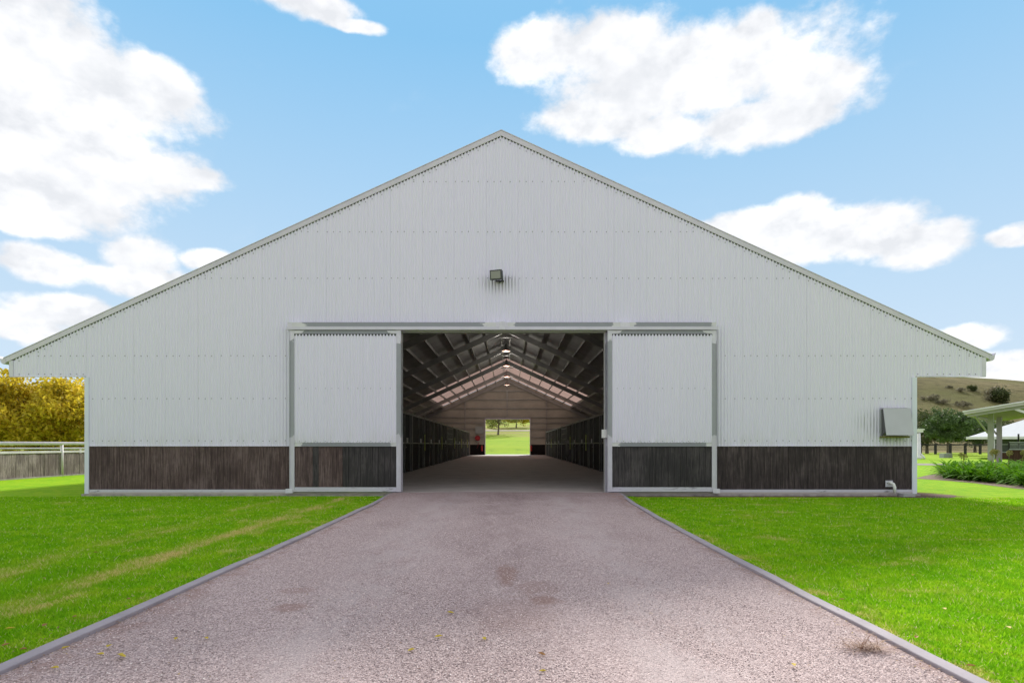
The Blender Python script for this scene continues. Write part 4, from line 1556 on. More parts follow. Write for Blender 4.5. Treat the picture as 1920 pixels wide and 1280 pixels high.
# ------------------------------------------------------------------ fittings on the front wall
r = empty('floodlight', (PX(937, 13.8), YF - 0.02, PZ(514, 13.8)))
tag(r, 'small square floodlight on the front gable above the door', 'floodlight')
yaw = Matrix.Rotation(R(-18), 4, 'Z') @ Matrix.Rotation(R(8), 4, 'X')
m = MB()
m.prism([(-0.145, -0.11), (0.145, -0.11), (0.145, 0.11), (-0.145, 0.11)], 'y', -0.30, -0.27)
m.prism([(-0.13, -0.10), (0.13, -0.10), (0.13, 0.10), (-0.13, 0.10)], 'y', -0.27, -0.16)
m.box(-0.06, 0.06, -0.16, -0.10, -0.06, 0.06)
for k in range(5):
    m.box(-0.12 + 0.05 * k, -0.11 + 0.05 * k, -0.27, -0.15, 0.10, 0.118)
m.v = [tuple(yaw @ Vector(v)) for v in m.v]
m.build('housing', 'lamp_black', r, world=False)
m = MB().box(-0.118, 0.118, -0.306, -0.301, -0.085, 0.085)
m.v = [tuple(yaw @ Vector(v)) for v in m.v]
m.build('lens', 'floodlight_glass', r, world=False)
m = MB().box(-0.10, 0.10, -0.03, 0.006, -0.13, -0.10)
m.box(-0.08, -0.06, -0.2, 0.0, -0.13, -0.115)
m.box(0.06, 0.08, -0.2, 0.0, -0.13, -0.115)
m.prism([(-0.03, -0.131), (0.03, -0.131), (0.0, -0.165)], 'y', -0.05, 0.0)
m.build('bracket', 'lamp_black', r, world=False)

hx0, hx1 = PX(1648, 14), PX(1703, 13.95)
hz0, hz1 = PZ(818, 13.9), PZ(767, 13.9)
r = empty('wall_hood', ((hx0 + hx1) / 2, YF - 0.02, hz0))
tag(r, 'grey sheet metal hooded box near the right end of the front wall', 'hood')
wd = hx1 - hx0
h = hz1 - hz0
m = MB()
m.box(-wd / 2, wd / 2, -0.03, 0.0, 0.0, h)
m.build('back_frame', 'hood_steel', r, world=False)
m = MB()
m.prism([(-0.115, h + 0.01), (-0.10, h + 0.01), (-0.215, 0.03), (-0.23, 0.03)][::-1], 'x', -wd / 2 + 0.02, wd / 2 + 0.0)
m.build('front_flap', 'hood_steel', r, world=False)
m = MB().prism([(-0.115, h + 0.012), (0.0, h + 0.03), (0.0, h + 0.042), (-0.115, h + 0.024)][::-1], 'x', -wd / 2 + 0.02, wd / 2)
m.build('top_plate', 'hood_steel', r, world=False)
m = MB()
for q in (-wd / 2 + 0.03, wd / 2 - 0.02):
    m.prism([(-0.031, h), (-0.099, h), (-0.18, 0.10), (-0.031, 0.02)], 'x', q, q + 0.012)
m.build('side_shade', 'hood_opening_shade', r, world=False)  # dark sheets stand for the shade inside the open sides
MB().box(-wd / 2 - 0.005, wd / 2 - 0.05, -0.16, -0.031, -0.03, 0.012).build('sill', 'moss', r, world=False)

r = empty('outlet_pipe', (PX(1671, 13.9), YF - 0.045, 0.32))
tag(r, 'short white bent drain pipe low on the right end of the front wall', 'pipe')
MB().box(-0.10, 0.07, -0.006, 0.008, -0.10, 0.05).build('plate', 'base_trim_paint', r, world=False)
MB().tube([(-0.03, 0.0, 0.0), (-0.01, -0.05, 0.0), (0.03, -0.09, -0.03), (0.045, -0.11, -0.10), (0.045, -0.11, -0.25)], 0.034, 10).build('elbow', 'white_plastic', r, True, False)
o = MB().box(PX(1690, 13.8), PX(1712, 13.8), 13.72, 13.93, -0.03, 0.075).build('corner_block', 'block_grey')
tag(o, 'small grey concrete block on the ground at the right wall corner', 'block')
o = MB().box(PX(1128, 14), PX(1139, 14), YF - 0.045, YF + 0.028, PZ(820.5, 14), PZ(805, 14)).build('switch_box', 'white_plastic')
tag(o, 'white weatherproof switch box on the right door jamb', 'switch box')


# ------------------------------------------------------------------ trees
def leaf_cloud(centres, radii, n, size, flat=0.8):
    """n leaf quads scattered in clumps; returns verts, faces"""
    ci = rng.integers(0, len(centres), n)
    c = np.asarray(centres)[ci]
    rr = np.asarray(radii)[ci]
    d = rng.normal(size=(n, 3))
    d /= np.linalg.norm(d, axis=1)[:, None]
    rad_ = rr * rng.random(n) ** 0.45
    p = c + d * rad_[:, None] * np.array([1, 1, flat])
    a = rng.normal(size=(n, 3))
    a[:, 2] -= 0.25
    a /= np.linalg.norm(a, axis=1)[:, None]
    b = np.cross(a, rng.normal(size=(n, 3)))
    b /= np.linalg.norm(b, axis=1)[:, None] + 1e-9
    s = size * rng.uniform(0.6, 1.4, n)[:, None]
    v = np.empty((n, 4, 3))
    v[:, 0] = p - a * s
    v[:, 1] = p + b * s * 0.55
    v[:, 2] = p + a * s
    v[:, 3] = p - b * s * 0.55
    return v.reshape(-1, 3), np.arange(4 * n).reshape(-1, 4)


def tree(name, loc, crown_c, crown_r, trunk_r, clear, n_clump, clump_r, n_leaf, leaf_size, leaf_mat, label, group=None, shell=0.55, lean=0.0):
    """crown_c / crown_r: centre (relative) and half-sizes of the crown ellipsoid"""
    r = empty(name, loc)
    tag(r, label, 'tree', group)
    cc = np.array(crown_c, float)
    cr = np.array(crown_r, float)
    d = rng.normal(size=(n_clump, 3))
    d /= np.linalg.norm(d, axis=1)[:, None]
    rad_ = shell + (1 - shell) * rng.random(n_clump) ** 0.7
    inner = rng.random(n_clump) < 0.25
    rad_[inner] *= rng.random(inner.sum())
    C = cc + d * cr * (rad_ * rng.uniform(0.8, 1.08, n_clump))[:, None]
    C[:, 2] = np.maximum(C[:, 2], clear)
    m = MB()
    fork = Vector((lean, 0, clear * 0.9))
    m.tube([(0, 0, -0.3), (0.0, 0, 0.05), (lean * 0.3, 0, clear * 0.45), tuple(fork)], [trunk_r * 1.5, trunk_r * 1.15, trunk_r * 0.95, trunk_r * 0.8], 9)
    m.build('trunk', 'bark', r, True, False)
    m = MB()
    top = Vector((cc[0], cc[1], cc[2] + cr[2] * 0.45))
    m.tube([tuple(fork), tuple(fork.lerp(top, 0.5)), tuple(top)], [trunk_r * 0.75, trunk_r * 0.45, trunk_r * 0.12], 7)
    for k in range(min(n_clump, 34)):
        q = Vector(C[k])
        s = fork.lerp(top, max(0.0, min(0.8, (q.z - clear) / (cr[2] * 2.2))))
        mid = s.lerp(q, 0.5) + Vector((random.uniform(-.1, .1), random.uniform(-.1, .1), 0.12)) * (q - s).length * 0.6
        m.tube([tuple(s), tuple(mid), tuple(q)], [trunk_r * 0.38, trunk_r * 0.2, trunk_r * 0.05], 5, False)
    m.build('limbs', 'bark', r, True, False)
    v, f = leaf_cloud(C, clump_r * rng.uniform(0.7, 1.25, n_clump), n_leaf, leaf_size)
    o = bpy.data.objects.new('crown', np_mesh('crown', v, f, leaf_mat))
    link(o, r, False)
    return r


tree('autumn_tree', (-26.4, 33.5, 0), (0, 0, 2.85), (5.6, 4.2, 2.25), 0.18, 0.45, 220, 0.85, 38000, 0.105, 'leaf_autumn', 'golden autumn tree behind the timber fence left of the barn')
tree('autumn_tree', (-36.5, 38.0, 0), (0, 0, 3.0), (5.2, 4.0, 2.3), 0.2, 0.45, 140, 0.9, 17000, 0.12, 'leaf_autumn', 'golden autumn tree at the far left edge, partly out of view')
# round dark trees right of the barn
tree('broadleaf_tree', (PX(1777, 68), 68.0, 0), (0, 0, 3.35), (2.7, 2.6, 2.0), 0.12, 1.55, 110, 0.62, 15000, 0.10, 'leaf_dark', 'round dark green tree with a forked trunk, nearest to the rail fence', 'trees right of the barn')
tree('broadleaf_tree', (PX(1738, 80), 80.0, 0), (0, 0, 3.4), (3.2, 3.0, 2.3), 0.2, 1.2, 100, 0.75, 11000, 0.11, 'leaf_olive', 'olive green tree half hidden by the right corner of the barn', 'trees right of the barn')
tree('broadleaf_tree', (PX(1828, 92), 92.0, 0), (0, 0, 3.2), (4.2, 3.4, 2.1), 0.2, 1.2, 100, 0.9, 11000, 0.12, 'leaf_dark', 'dark green spreading tree seen beneath the pavilion roof', 'trees right of the barn')
tree('broadleaf_tree', (PX(1862, 104), 104.0, 0), (0, 0, 3.2), (4.2, 3.4, 2.4), 0.2, 1.2, 80, 0.9, 8000, 0.12, 'leaf_olive', 'olive tree behind the pale roofed stable shed', 'trees right of the barn')
# trees seen through the rear door
tz = lambda x, y: float(terrain(x, y))
tree('slender_tree', (PX(934, 104), 104, tz(PX(934, 104), 104) - 0.05), (0, 0, 3.3), (4.2, 3.0, 2.2), 0.17, 1.4, 70, 0.8, 5200, 0.10, 'leaf_pale', 'slender pale green tree in the middle of the rear doorway', 'trees seen through the rear door', lean=0.12)
tree('yellow_tree', (PX(968, 126), 126, tz(PX(968, 126), 126) - 0.05), (0, 0, 2.6), (4.6, 3.2, 1.9), 0.15, 0.8, 80, 0.85, 9000, 0.14, 'leaf_yellow', 'bright yellow tree at the right of the rear doorway', 'trees seen through the rear door')
tree('yellow_tree', (PX(915, 150), 150, tz(PX(915, 150), 150) - 0.05), (0, 0, 3.0), (4.6, 3.2, 2.4), 0.18, 0.9, 70, 0.9, 6000, 0.15, 'leaf_pale', 'far pale tree at the left of the rear doorway', 'trees seen through the rear door')
tree('yellow_tree', (PX(1000, 160), 160, tz(PX(1000, 160), 160) - 0.05), (0, 0, 3.2), (5.2, 3.2, 2.6), 0.18, 0.9, 70, 0.9, 6000, 0.15, 'leaf_pale', 'far pale tree at the right of the rear doorway', 'trees seen through the rear door')


# scrub on the hill
def bush(x, y, rx_, rz_, mat, n, label, name='hill_bush'):
    z = hill_z(x, y)
    k = 26
    d = rng.normal(size=(k, 3))
    d /= np.linalg.norm(d, axis=1)[:, None]
    C = np.array([0, 0, rz_ * 0.55]) + d * np.array([rx_, rx_ * 0.8, rz_ * 0.55]) * rng.random(k)[:, None] ** 0.5
    C[:, 2] = np.maximum(C[:, 2], 0.15)
    v, f = leaf_cloud(C, rz_ * 0.45 * rng.uniform(0.7, 1.3, k), n, rz_ * 0.085)
    r = empty(name, (x, y, z))
    tag(r, label, 'bush', 'scrub on the dry hill')
    link(bpy.data.objects.new('foliage', np_mesh('foliage', v, f, mat)), r, False)
    m = MB()
    for q in range(4):
        m.tube([(0, 0, -0.3), tuple(C[q] * 0.5), tuple(C[q])], [rz_ * 0.05, rz_ * 0.035, rz_ * 0.01], 5)
    m.build('stems', 'bark', r, True, False)


def hill_point(px, py):
    """walk out along a bearing until the hill side reaches that height"""
    for y in np.arange(115, 258, 1.0):
        x = PX(px, y)
        if VY - (hill_z(x, y) - CAMZ) / y * F <= py:
            return x, y
    return PX(px, 250), 250.0


for (px, py, a, b, mat, lab) in ((1862, 752, 3.0, 3.6, 'leaf_scrub', 'big grey-green bush on the hillside above the pavilion'), (1874, 755, 2.4, 3.4, 'leaf_olive', 'dense green bush in front of the big grey bush on the hill'),
                                 (1822, 733, 1.6, 1.5, 'leaf_olive', 'small round green bush in the middle of the hillside'), (1800, 735, 1.8, 1.0, 'leaf_scrub', 'low brown bush left of the small round bush'),
                                 (1746, 751, 3.0, 1.4, 'leaf_scrub', 'low purple-grey bush on the hill nearest the barn corner'), (1768, 757, 2.6, 1.2, 'leaf_scrub', 'low purple-grey bush just above the dark tree'),
                                 (1803, 762, 3.2, 1.4, 'leaf_scrub', 'low grey bush above the pavilion roof tip'), (1780, 728, 1.5, 0.7, 'leaf_scrub', 'tiny dark bush high on the hillside'), (1743, 706.5, 1.6, 1.2, 'leaf_scrub', 'tiny bush on the skyline of the hill')):
    x, y = hill_point(px, py)
    bush(x, y, a, b, mat, 2200, lab)

# ------------------------------------------------------------------ timber arena fence on the left
FX = -17.3
fence = empty('arena_fence', (FX, 26, 0))
tag(fence, 'weathered upright plank fence with white pipe rails at the left', 'fence')
pool = []
for k in range(4):
    m = MB().box(-0.011, 0.011, -0.088 + 0.003 * k, 0.086, 0.03 - 0.008 * k, 0.90 - 0.006 * k)
    pool.append(m.mesh('plank', 'plank_fence'))
y = 15.0
while y < 46:
    inst('plank', random.choice(pool), (FX + random.uniform(-0.006, 0.006), y, 0), fence)
    y += 0.18
MB().box(FX + 0.012, FX + 0.05, 15, 46, -0.02, 0.045).build('base_rail', 'concrete_edge', fence)
MB().box(FX - 0.035, FX + 0.035, 15, 46, 0.905, 0.985).build('cap_rail', 'fence_white', fence)
MB().tube([(FX, 15, 1.26), (FX, 46, 1.26)], 0.065, 10).build('top_rail', 'fence_white', fence, True)
y = 15.6
while y < 46:
    MB().tube([(FX, y, 0.0), (FX, y, 1.22)], 0.055, 10).build('post', 'fence_white', fence, True)
    y += 3.6
m = MB()
m.box(FX - 0.05, FX + 0.04, 46.05, 46.4, 0.0, 1.2)
# pale round stone against the fence foot by the barn
# second run of white rail behind, across the arena end
rear = empty('arena_rail', (-24, 30, 0))
tag(rear, 'white pipe rail of the arena seen through the gap above the plank fence', 'rail')
MB().tube([(-34, 29.3, 1.02), (-18, 30.6, 1.02)], 0.05, 8).build('rail', 'fence_white', rear, True)
for k in range(5):
    f = k / 4
    MB().tube([(-34 + 16 * f, 29.3 + 1.3 * f, 0), (-34 + 16 * f, 29.3 + 1.3 * f, 1.0)], 0.045, 8).build('post', 'fence_white', rear, True)

# ------------------------------------------------------------------ right side: pavilion, shed, fences, garden
pav = empty('pavilion', (24.5, 30, 0))
tag(pav, 'open grey pavilion with pale edged skillion roof at the right edge', 'pavilion')


tip = Vector((24.1, 31.2, 0))
E1 = Vector((0.705, -0.709, 0))   # the roof rises this way
E2 = Vector((0.709, 0.705, 0))    # its low edge runs this way
ROFF = 2.80


def pv(a, b, z):
    p = tip + E1 * a + E2 * b
    return (p.x, p.y, ROFF + 0.165 * a + z)


def pslab(a0, a1, b0, b1, z0, z1):
    m = MB()
    q = [(a0, b0), (a1, b0), (a1, b1), (a0, b1)]
    m.v = [pv(a, b, z0) for a, b in q] + [pv(a, b, z1) for a, b in q]
    m.f = [(0, 3, 2, 1), (4, 5, 6, 7), (0, 1, 5, 4), (1, 2, 6, 5), (2, 3, 7, 6), (3, 0, 4, 7)]
    return m


pslab(0.0, 6.5, 0.0, 13.0, 0.0, 0.13).build('roof', 'pavilion_fascia', pav)
pslab(-0.05, 6.5, -0.06, 13.0, 0.134, 0.20).build('roof_edge', 'white_paint', pav)
pslab(0.12, 6.5, 0.18, 0.30, -0.15, -0.002).build('front_rafter', 'pavilion_paint', pav)
pslab(0.18, 0.30, 0.31, 12.8, -0.14, -0.002).build('eave_beam', 'pavilion_paint', pav)
pslab(0.31, 6.4, 0.31, 12.8, -0.06, -0.002).build('ceiling_lining', 'pavilion_lining', pav)
for (a, b) in ((0.9, 2.05), (0.75, 7.4), (5.6, 2.05), (5.6, 7.4)):
    x, y, z = pv(a, b, -0.065)
    MB().beam((x, y, 0), (x, y, z), 0.25, 0.25, (E1.x, E1.y, 0)).build('post', 'pavilion_paint', pav)
    if a < 2:
        p1 = Vector((x, y, 1.85)) - E1 * 0.13
        p2 = Vector(pv(a - 0.55, b - 1.15, -0.10))
        MB().beam(tuple(p1), tuple(p2), 0.06, 0.08).build('brace', 'pavilion_paint', pav)
p1, p2 = pv(2.05, 0.24, -0.12), pv(3.6, 0.24, -1.1)
MB().beam(p1, p2, 0.08, 0.12).build('brace', 'white_paint', pav)

shed = empty('stable_shed', (46, 56, 0))
tag(shed, 'low stable shed with white hipped roof and dark meshed walls', 'shed')
Ys = 50.0
so = Vector((PX(1814, Ys), Ys, 0))
SF = Vector((0.789, -0.614, 0))
SD = Vector((0.614, 0.789, 0))
LF, LD = 13.0, 9.0
ez = PZ(819, Ys)


def sv(f, d, z):
    p = so + SF * f + SD * d
    return (p.x, p.y, z)


def sbox(f0, f1, d0, d1, z0, z1):
    m = MB()
    q = [(f0, d0), (f1, d0), (f1, d1), (f0, d1)]
    m.v = [sv(f, d, z0) for f, d in q] + [sv(f, d, z1) for f, d in q]
    m.f = [(0, 3, 2, 1), (4, 5, 6, 7), (0, 1, 5, 4), (1, 2, 6, 5), (2, 3, 7, 6), (3, 0, 4, 7)]
    return m


rz1 = ez + 1.75
m = MB()
v = [sv(0, 0, ez), sv(LF, 0, ez), sv(LF, LD, ez), sv(0, LD, ez), sv(4.5, LD / 2, rz1), sv(LF - 4.5, LD / 2, rz1)]
m.v = v + [(a, b, c - 0.12) for (a, b, c) in v[:4]]
m.f = [(0, 1, 5, 4), (1, 2, 5), (2, 3, 4, 5), (3, 0, 4), (0, 6, 7, 1), (1, 7, 8, 2), (2, 8, 9, 3), (3, 9, 6, 0), (6, 9, 8, 7)]
m.build('roof', 'shed_roof', shed)
sbox(-0.06, LF, -0.10, -0.003, ez - 0.19, ez + 0.02).build('gutter', 'white_paint', shed)
sbox(-0.10, -0.003, -0.001, LD, ez - 0.20, ez + 0.02).build('gutter', 'white_paint', shed)
sbox(1.6, LF - 0.5, 1.2, LD - 1, 0.0, ez - 0.13).build('wall', 'shed_wall', shed)
for f in np.arange(1.6, LF - 0.6, 1.8):
    sbox(f - 0.04, f + 0.04, 1.10, 1.19, 0, ez - 0.13).build('post', 'shed_trim', shed)
for zq in (0.55, 1.2):
    sbox(1.6, LF - 0.5, 1.11, 1.18, zq, zq + 0.05).build('rail', 'shed_trim', shed)
sbox(1.64, LF - 0.5, 1.13, 1.195, 0.02, 0.54).build('kickboard', 'plank_red', shed)
p = so + SF * 1.7 + SD * 0.1
MB().tube([(p.x, p.y, 0), (p.x, p.y, ez - 0.12)], 0.12, 10).build('downpipe', 'white_paint', shed, True)

yard = empty('yard_panel', (PX(1910, 33), 33, 0))
tag(yard, 'red-brown timber yard panel with grey wire mesh top at the right edge', 'panel')
xa_, xb_ = PX(1894, 33), PX(1990, 33)
n = 26
for k in range(n):
    q = xa_ + (xb_ - xa_) * k / n
    MB().box(q, q + (xb_ - xa_) / n - 0.008, 33.0, 33.03, 0.05, PZ(843, 33)).build('plank', 'plank_red', yard)
MB().box(xa_ - 0.02, xb_, 32.98, 33.05, PZ(843, 33) + 0.002, PZ(843, 33) + 0.05).build('mid_rail', 'shed_trim', yard)
MB().box(xa_ - 0.02, xb_, 32.98, 33.05, PZ(828, 33) - 0.04, PZ(828, 33)).build('top_rail', 'shed_trim', yard)
m = MB()
for q in np.arange(xa_, xb_, 0.06):
    m.box(q, q + 0.012, 33.0, 33.012, PZ(843, 33) + 0.05, PZ(828, 33) - 0.04)
for zq in np.arange(PZ(843, 33) + 0.09, PZ(828, 33) - 0.05, 0.06):
    m.box(xa_, xb_, 33.013, 33.02, zq, zq + 0.012)
m.build('wire_mesh', 'mesh_wire', yard)
for q in (xa_, PX(1912, 33), PX(1960, 33)):
    MB().box(q - 0.03, q + 0.03, 33.051, 33.11, 0, PZ(813, 33) if q > xa_ else PZ(827, 33)).build('post', 'fence_black', yard)

# black rail fence in front of the trees
rf = empty('rail_fence', (PX(1780, 74), 74, 0))
tag(rf, 'dark post and rail fence beneath the round trees', 'fence')
Yr = 74.0
for pxp in range(1671, 1900, 28):
    x = PX(pxp, Yr)
    MB().box(x - 0.11, x + 0.11, Yr, Yr + 0.2, 0, PZ(831, Yr)).build('post', 'fence_black', rf)
for (z0, z1) in ((PZ(834.5, Yr), PZ(832, Yr)), (0.55, 0.58)):
    MB().box(PX(1671, Yr), PX(1900, Yr), Yr - 0.05, Yr - 0.003, z0, z1).build('rail', 'fence_black', rf)

o = MB()
zt = 0.42
o.prism([(-0.40, 0), (0.40, 0), (0.36, zt), (-0.36, zt)], 'y', -0.3, 0.3)
ob = o.build('concrete_block', 'block_grey')
ob.location = (PX(1773.5, 54), 54, 0)
tag(ob, 'pale grey concrete block on the grass before the round tree', 'block')

# white pergola end at the barn corner
pg = empty('pergola', (PX(1723, 50), 50, 0))
tag(pg, 'white pergola post with beam end beside the right corner of the barn', 'pergola')
x = PX(1723.5, 50)
m = MB().tube([(x, 50, 0), (x, 50, 0.15), (x, 50, 0.2), (x - 0.02, 50, 2.2)], [0.24, 0.22, 0.13, 0.11], 12)
m.build('post', 'white_paint', pg, True)
MB().tube([(x + 0.05, 49.9, 0.45), (x + 0.28, 49.8, 0.12), (x + 0.30, 49.8, 0.0)], [0.05, 0.08, 0.09], 8).build('foot_brace', 'white_paint', pg, True)
MB().box(x - 3.5, x + 0.28, 49.9, 50.1, 2.25, 2.45).build('beam', 'white_paint', pg)
MB().box(x - 3.6, x + 0.36, 49.85, 50.15, 2.452, 2.55).build('cap', 'white_paint', pg)
MB().tube([(x - 3.2, 50, 0), (x - 3.2, 50, 2.24)], 0.12, 12).build('post', 'white_paint', pg, True)

# gravel path crossing behind
m = MB()
pts = [(10.5, 38.5), (18, 37.6), (26, 36.6), (34, 35.0), (44, 33.0)]
for i in range(len(pts) - 1):
    (xa_, y0), (xb_, y1) = pts[i], pts[i + 1]
    k = len(m.v)
    m.quad((xa_, y0 - 2.2, 0.006), (xb_, y1 - 2.2, 0.006), (xb_, y1 + 1.4, 0.006), (xa_, y0 + 1.4, 0.006))
tag(m.build('path', 'path_gravel'), 'grey gravel path crossing the lawn right of the barn', 'path', kind='structure')
# pale track seen through the rear door
m = MB()
xs_ = np.linspace(-40, 40, 40)
for i in range(39):
    a, b = xs_[i], xs_[i + 1]
    for (y0, y1) in ((113.0, 115.0), (115.0, 117.0), (117.0, 119.0)):
        m.quad((a, y0, tz(a, y0) + 0.06), (b, y0, tz(b, y0) + 0.06), (b, y1, tz(b, y1) + 0.06), (a, y1, tz(a, y1) + 0.06))
tag(m.build('track', 'path_pale'), 'pale dirt track crossing the slope behind the barn', 'track', kind='structure')
# bare soil and mulch beds
m = MB()
ring = [(XR - 0.05 + 1.0 * math.cos(a) * (1 + 0.15 * math.sin(3 * a)), 14.0 + 0.62 * math.sin(a), 0.006) for a in np.linspace(0, 2 * math.pi, 24, endpoint=False)]
m.v = ring
m.f = [tuple(range(24))]
tag(m.build('soil_patch', 'soil'), 'patch of bare reddish soil at the right corner of the barn', 'soil', kind='structure')

bed = [(14.6, 21.2), (14.75, 19.7), (14.7, 18.6), (14.3, 17.4), (14.0, 16.2), (14.6, 14.5), (18, 13.5), (24, 15.0), (27, 20.0), (26, 25.0), (21, 26.0), (17.2, 24.0)]
m = MB()
m.v = [(a, b, 0.007) for a, b in bed]
m.f = [tuple(range(len(bed)))]
tag(m.build('garden_bed', 'mulch'), 'mulched garden bed under the strap leaved plants', 'garden bed', kind='structure')


def agapanthus(nleaf, seed):
    r_ = random.Random(seed)
    m = MB()
    for k in range(nleaf):
        a = r_.random() * 6.283
        L = r_.uniform(0.45, 0.75)
        up = r_.uniform(0.55, 1.25)
        wd_ = r_.uniform(0.016, 0.026)
        pts_ = []
        x_ = z_ = 0.0
        ang_ = up
        for s in range(6):
            pts_.append((x_, z_))
            x_ += math.cos(ang_) * L / 5
            z_ += math.sin(ang_) * L / 5
            ang_ -= r_.uniform(0.15, 0.42)
        ca, sa = math.cos(a), math.sin(a)
        ox, oy = r_.uniform(-.10, .10), r_.uniform(-.10, .10)
        i = len(m.v)
        for s, (p, q) in enumerate(pts_):
            ww = wd_ * (1.0 if s < 4 else (0.7 if s == 4 else 0.08))
            m.v.append((ox + p * ca - ww * sa, oy + p * sa + ww * ca, max(0.01, q)))
            m.v.append((ox + p * ca + ww * sa, oy + p * sa - ww * ca, max(0.01, q)))
        for s in range(5):
            m.f.append((i + 2 * s, i + 2 * s + 1, i + 2 * s + 3, i + 2 * s + 2))
    return m.mesh('leaves', 'leaf_strap', True)


ag = [agapanthus(46, s) for s in range(5)]


def seed_mesh(seed):
    r_ = random.Random(seed)
    m = MB()
    h_ = r_.uniform(0.75, 0.95)
    lx_ = r_.uniform(-0.12, 0.12)
    m.tube([(0, 0, 0.1), (lx_ * 0.4, 0, h_ * 0.6), (lx_, 0, h_)], 0.008, 4)
    for k in range(46):
        d = Vector((r_.gauss(0, 1), r_.gauss(0, 1), r_.gauss(0, 1) + 0.3)).normalized()
        c = Vector((lx_, 0, h_))
        m.tube([tuple(c), tuple(c + d * 0.085)], 0.003, 3, False)
        q = c + d * 0.09
        i = len(m.v)
        e = 0.016
        m.v += [tuple(q + Vector(o_) * e) for o_ in ((1, 0, 0), (0, 1, 0), (-1, 0, 0), (0, -1, 0), (0, 0, 1.4), (0, 0, -1.4))]
        m.f += [(i, i + 1, i + 4), (i + 1, i + 2, i + 4), (i + 2, i + 3, i + 4), (i + 3, i, i + 4), (i + 1, i, i + 5), (i + 2, i + 1, i + 5), (i + 3, i + 2, i + 5), (i, i + 3, i + 5)]
    return m.mesh('seed_head', 'seed_head')


sh = [seed_mesh(s) for s in range(3)]
from_bed = []
gy_ = 15.0
random.seed(21)
while gy_ < 24.6:
    left = float(np.interp(gy_, [14.5, 16.2, 17.4, 18.6, 19.7, 21.2, 24.0], [15.6, 14.75, 15.0, 15.3, 15.5, 15.6, 17.8])) + 0.25
    right = 0.885 * gy_ + 1.6
    gx_ = left
    while gx_ < right:
        from_bed.append((gx_ + random.uniform(-.12, .12), gy_ + random.uniform(-.15, .15)))
        gx_ += 0.48
    gy_ += 0.52
for k, (x, y) in enumerate(from_bed):
    r = empty('agapanthus', (x, y, 0.01), random.random() * 6.28)
    tag(r, 'clump of glossy green strap leaves in the garden bed right of the barn', 'plant', 'agapanthus clumps in the garden bed')
    o = bpy.data.objects.new('leaves', ag[k % 5])
    col.objects.link(o)
    o.parent = r
    sc_ = random.uniform(1.1, 1.65)
    o.scale = (sc_, sc_, sc_)
    if random.random() < 0.16:
        o = bpy.data.objects.new('seed_head', sh[k % 3])
        col.objects.link(o)
        o.parent = r

# ------------------------------------------------------------------ small ground litter
lm = []
for (mt, c) in (('fallen_leaf_yellow', 0), ('fallen_leaf_brown', 1)):
    m = MB()
    m.v = [(-0.026, 0, 0.002), (-0.008, 0.014, 0.008), (0.014, 0.012, 0.010), (0.03, 0, 0.004), (0.012, -0.013, 0.010), (-0.010, -0.012, 0.006), (0, 0, 0.0)]
    m.f = [(6, 0, 1), (6, 1, 2), (6, 2, 3), (6, 3, 4), (6, 4, 5), (6, 5, 0)]
    lm.append(m.mesh('fallen_leaf', mt))
spots = [(205, 1220, 0), (225, 1237, 0), (102, 1262, 0), (124, 1223, 0), (187, 1236, 0), (230, 1240, 0), (330, 1206, 0), (387, 1205, 0), (1017, 1268, 0), (845, 1156, 0), (822, 1202, 0), (771, 1228, 0), (908, 1206, 0), (1488, 1256, 0), (1016, 1236, 1),
         (1712, 1085, 0), (1770, 1150, 0), (1579, 1132, 1), (1608, 1083, 1), (1890, 1186, 0), (1718, 1205, 1), (240, 1131, 1), (20, 1188, 0), (84, 1182, 1), (42, 1228, 1), (10, 1220, 1), (140, 1165, 1), (300, 1022, 0), (180, 1041, 1), (83, 1091, 1), (64, 1005, 0), (1140, 1100, 0), (1820, 1260, 1), (1650, 996, 0)]
for (px, py, c) in spots:
    y = 1347.6 / (py - VY)
    x = PX(px, y)
    on_drive = np.interp(y, ys, lx) < x < np.interp(y, ys, rx)
    o = inst('fallen_leaf', lm[c], (x, y, 0.03 if on_drive else 0.036), None, random.random() * 6.28, (random.uniform(0.7, 1.1),) * 3)
    tag(o, 'single dry ' + ('yellow' if c == 0 else 'brown') + ' fallen leaf lying on the ' + ('gravel driveway' if on_drive else 'lawn'), 'leaf', ('yellow' if c == 0 else 'brown') + ' leaves fallen on the ' + ('driveway' if on_drive else 'lawn'))
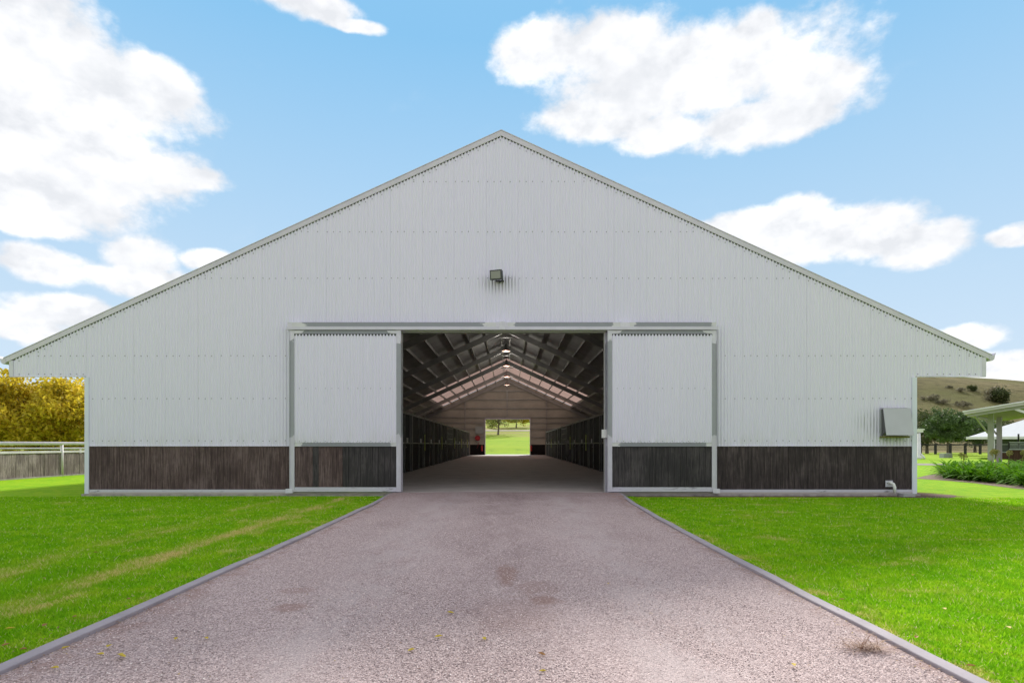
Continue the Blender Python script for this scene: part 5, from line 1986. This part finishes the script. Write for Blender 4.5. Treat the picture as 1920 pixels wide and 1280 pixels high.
# crumbs of leaf litter: gathered along the kerbs, thinly over lawn and drive
NL = 4200
ly = 2.2 + 11.0 * rng.random(NL) ** 1.5
sd_ = rng.random(NL) < 0.5
kx = np.where(sd_, np.interp(ly, ys, lx), np.interp(ly, ys, rx))
sg = np.where(sd_, -1.0, 1.0)
kind_ = rng.random(NL)
off_in = -sg * (0.10 + np.abs(rng.normal(0, 0.07, NL)))
off_out = sg * np.abs(rng.normal(0, 0.10, NL))
off_far = sg * rng.random(NL) * np.maximum(0.3, 0.85 * ly - 2.4)
off_drive = -sg * rng.random(NL) * 2.5
lxx = kx + np.where(kind_ < 0.40, off_in, np.where(kind_ < 0.62, off_out, np.where(kind_ < 0.88, off_far, off_drive)))
lz = np.where((kind_ < 0.40) | (kind_ >= 0.88), ramp_z(ly) + 0.012, 0.022 + 0.012 * rng.random(NL))
sz_ = rng.uniform(0.004, 0.011, NL)
th = rng.random(NL) * 6.283
base = np.stack([lxx, ly, lz], 1)
d1 = np.stack([np.cos(th), np.sin(th), rng.uniform(-0.2, 0.5, NL)], 1) * sz_[:, None]
d2 = np.stack([-np.sin(th), np.cos(th), rng.uniform(-0.2, 0.3, NL)], 1) * sz_[:, None] * 0.45
lv = np.stack([base - d1, base + d2, base + d1, base - d2], 1).reshape(-1, 3)
tag(np_obj('leaf_litter', lv, np.arange(4 * NL).reshape(-1, 4), 'litter'), 'brown and straw coloured crumbs of leaf litter along the driveway edges', 'leaf litter', kind='stuff')
# dry tuft by the right kerb
m = MB()
for k in range(150):
    a = random.random() * 6.283
    L = random.uniform(0.05, 0.20)
    e = random.uniform(0.05, 0.55)
    ox, oy = random.gauss(0, 0.05), random.gauss(0, 0.03)
    ca, sa = math.cos(a), math.sin(a)
    w_ = 0.0022
    i = len(m.v)
    for s, (fr, zf) in enumerate(((0, 0), (0.5, 0.6), (1.0, 0.7))):
        ww = w_ * (1 - 0.8 * fr)
        m.v += [(ox + ca * L * fr - sa * ww, oy + sa * L * fr * 0.7 + ca * ww, 0.004 + L * e * zf), (ox + ca * L * fr + sa * ww, oy + sa * L * fr * 0.7 - ca * ww, 0.004 + L * e * zf)]
    m.f += [(i, i + 1, i + 3, i + 2), (i + 2, i + 3, i + 5, i + 4)]
o = m.build('dry_grass_tuft', 'dry_straw')
yq = 1347.6 / (1222 - VY)
o.location = (PX(1622, yq), yq, 0.02)
tag(o, 'dried reddish grass tuft on the gravel near the right kerb', 'grass tuft')
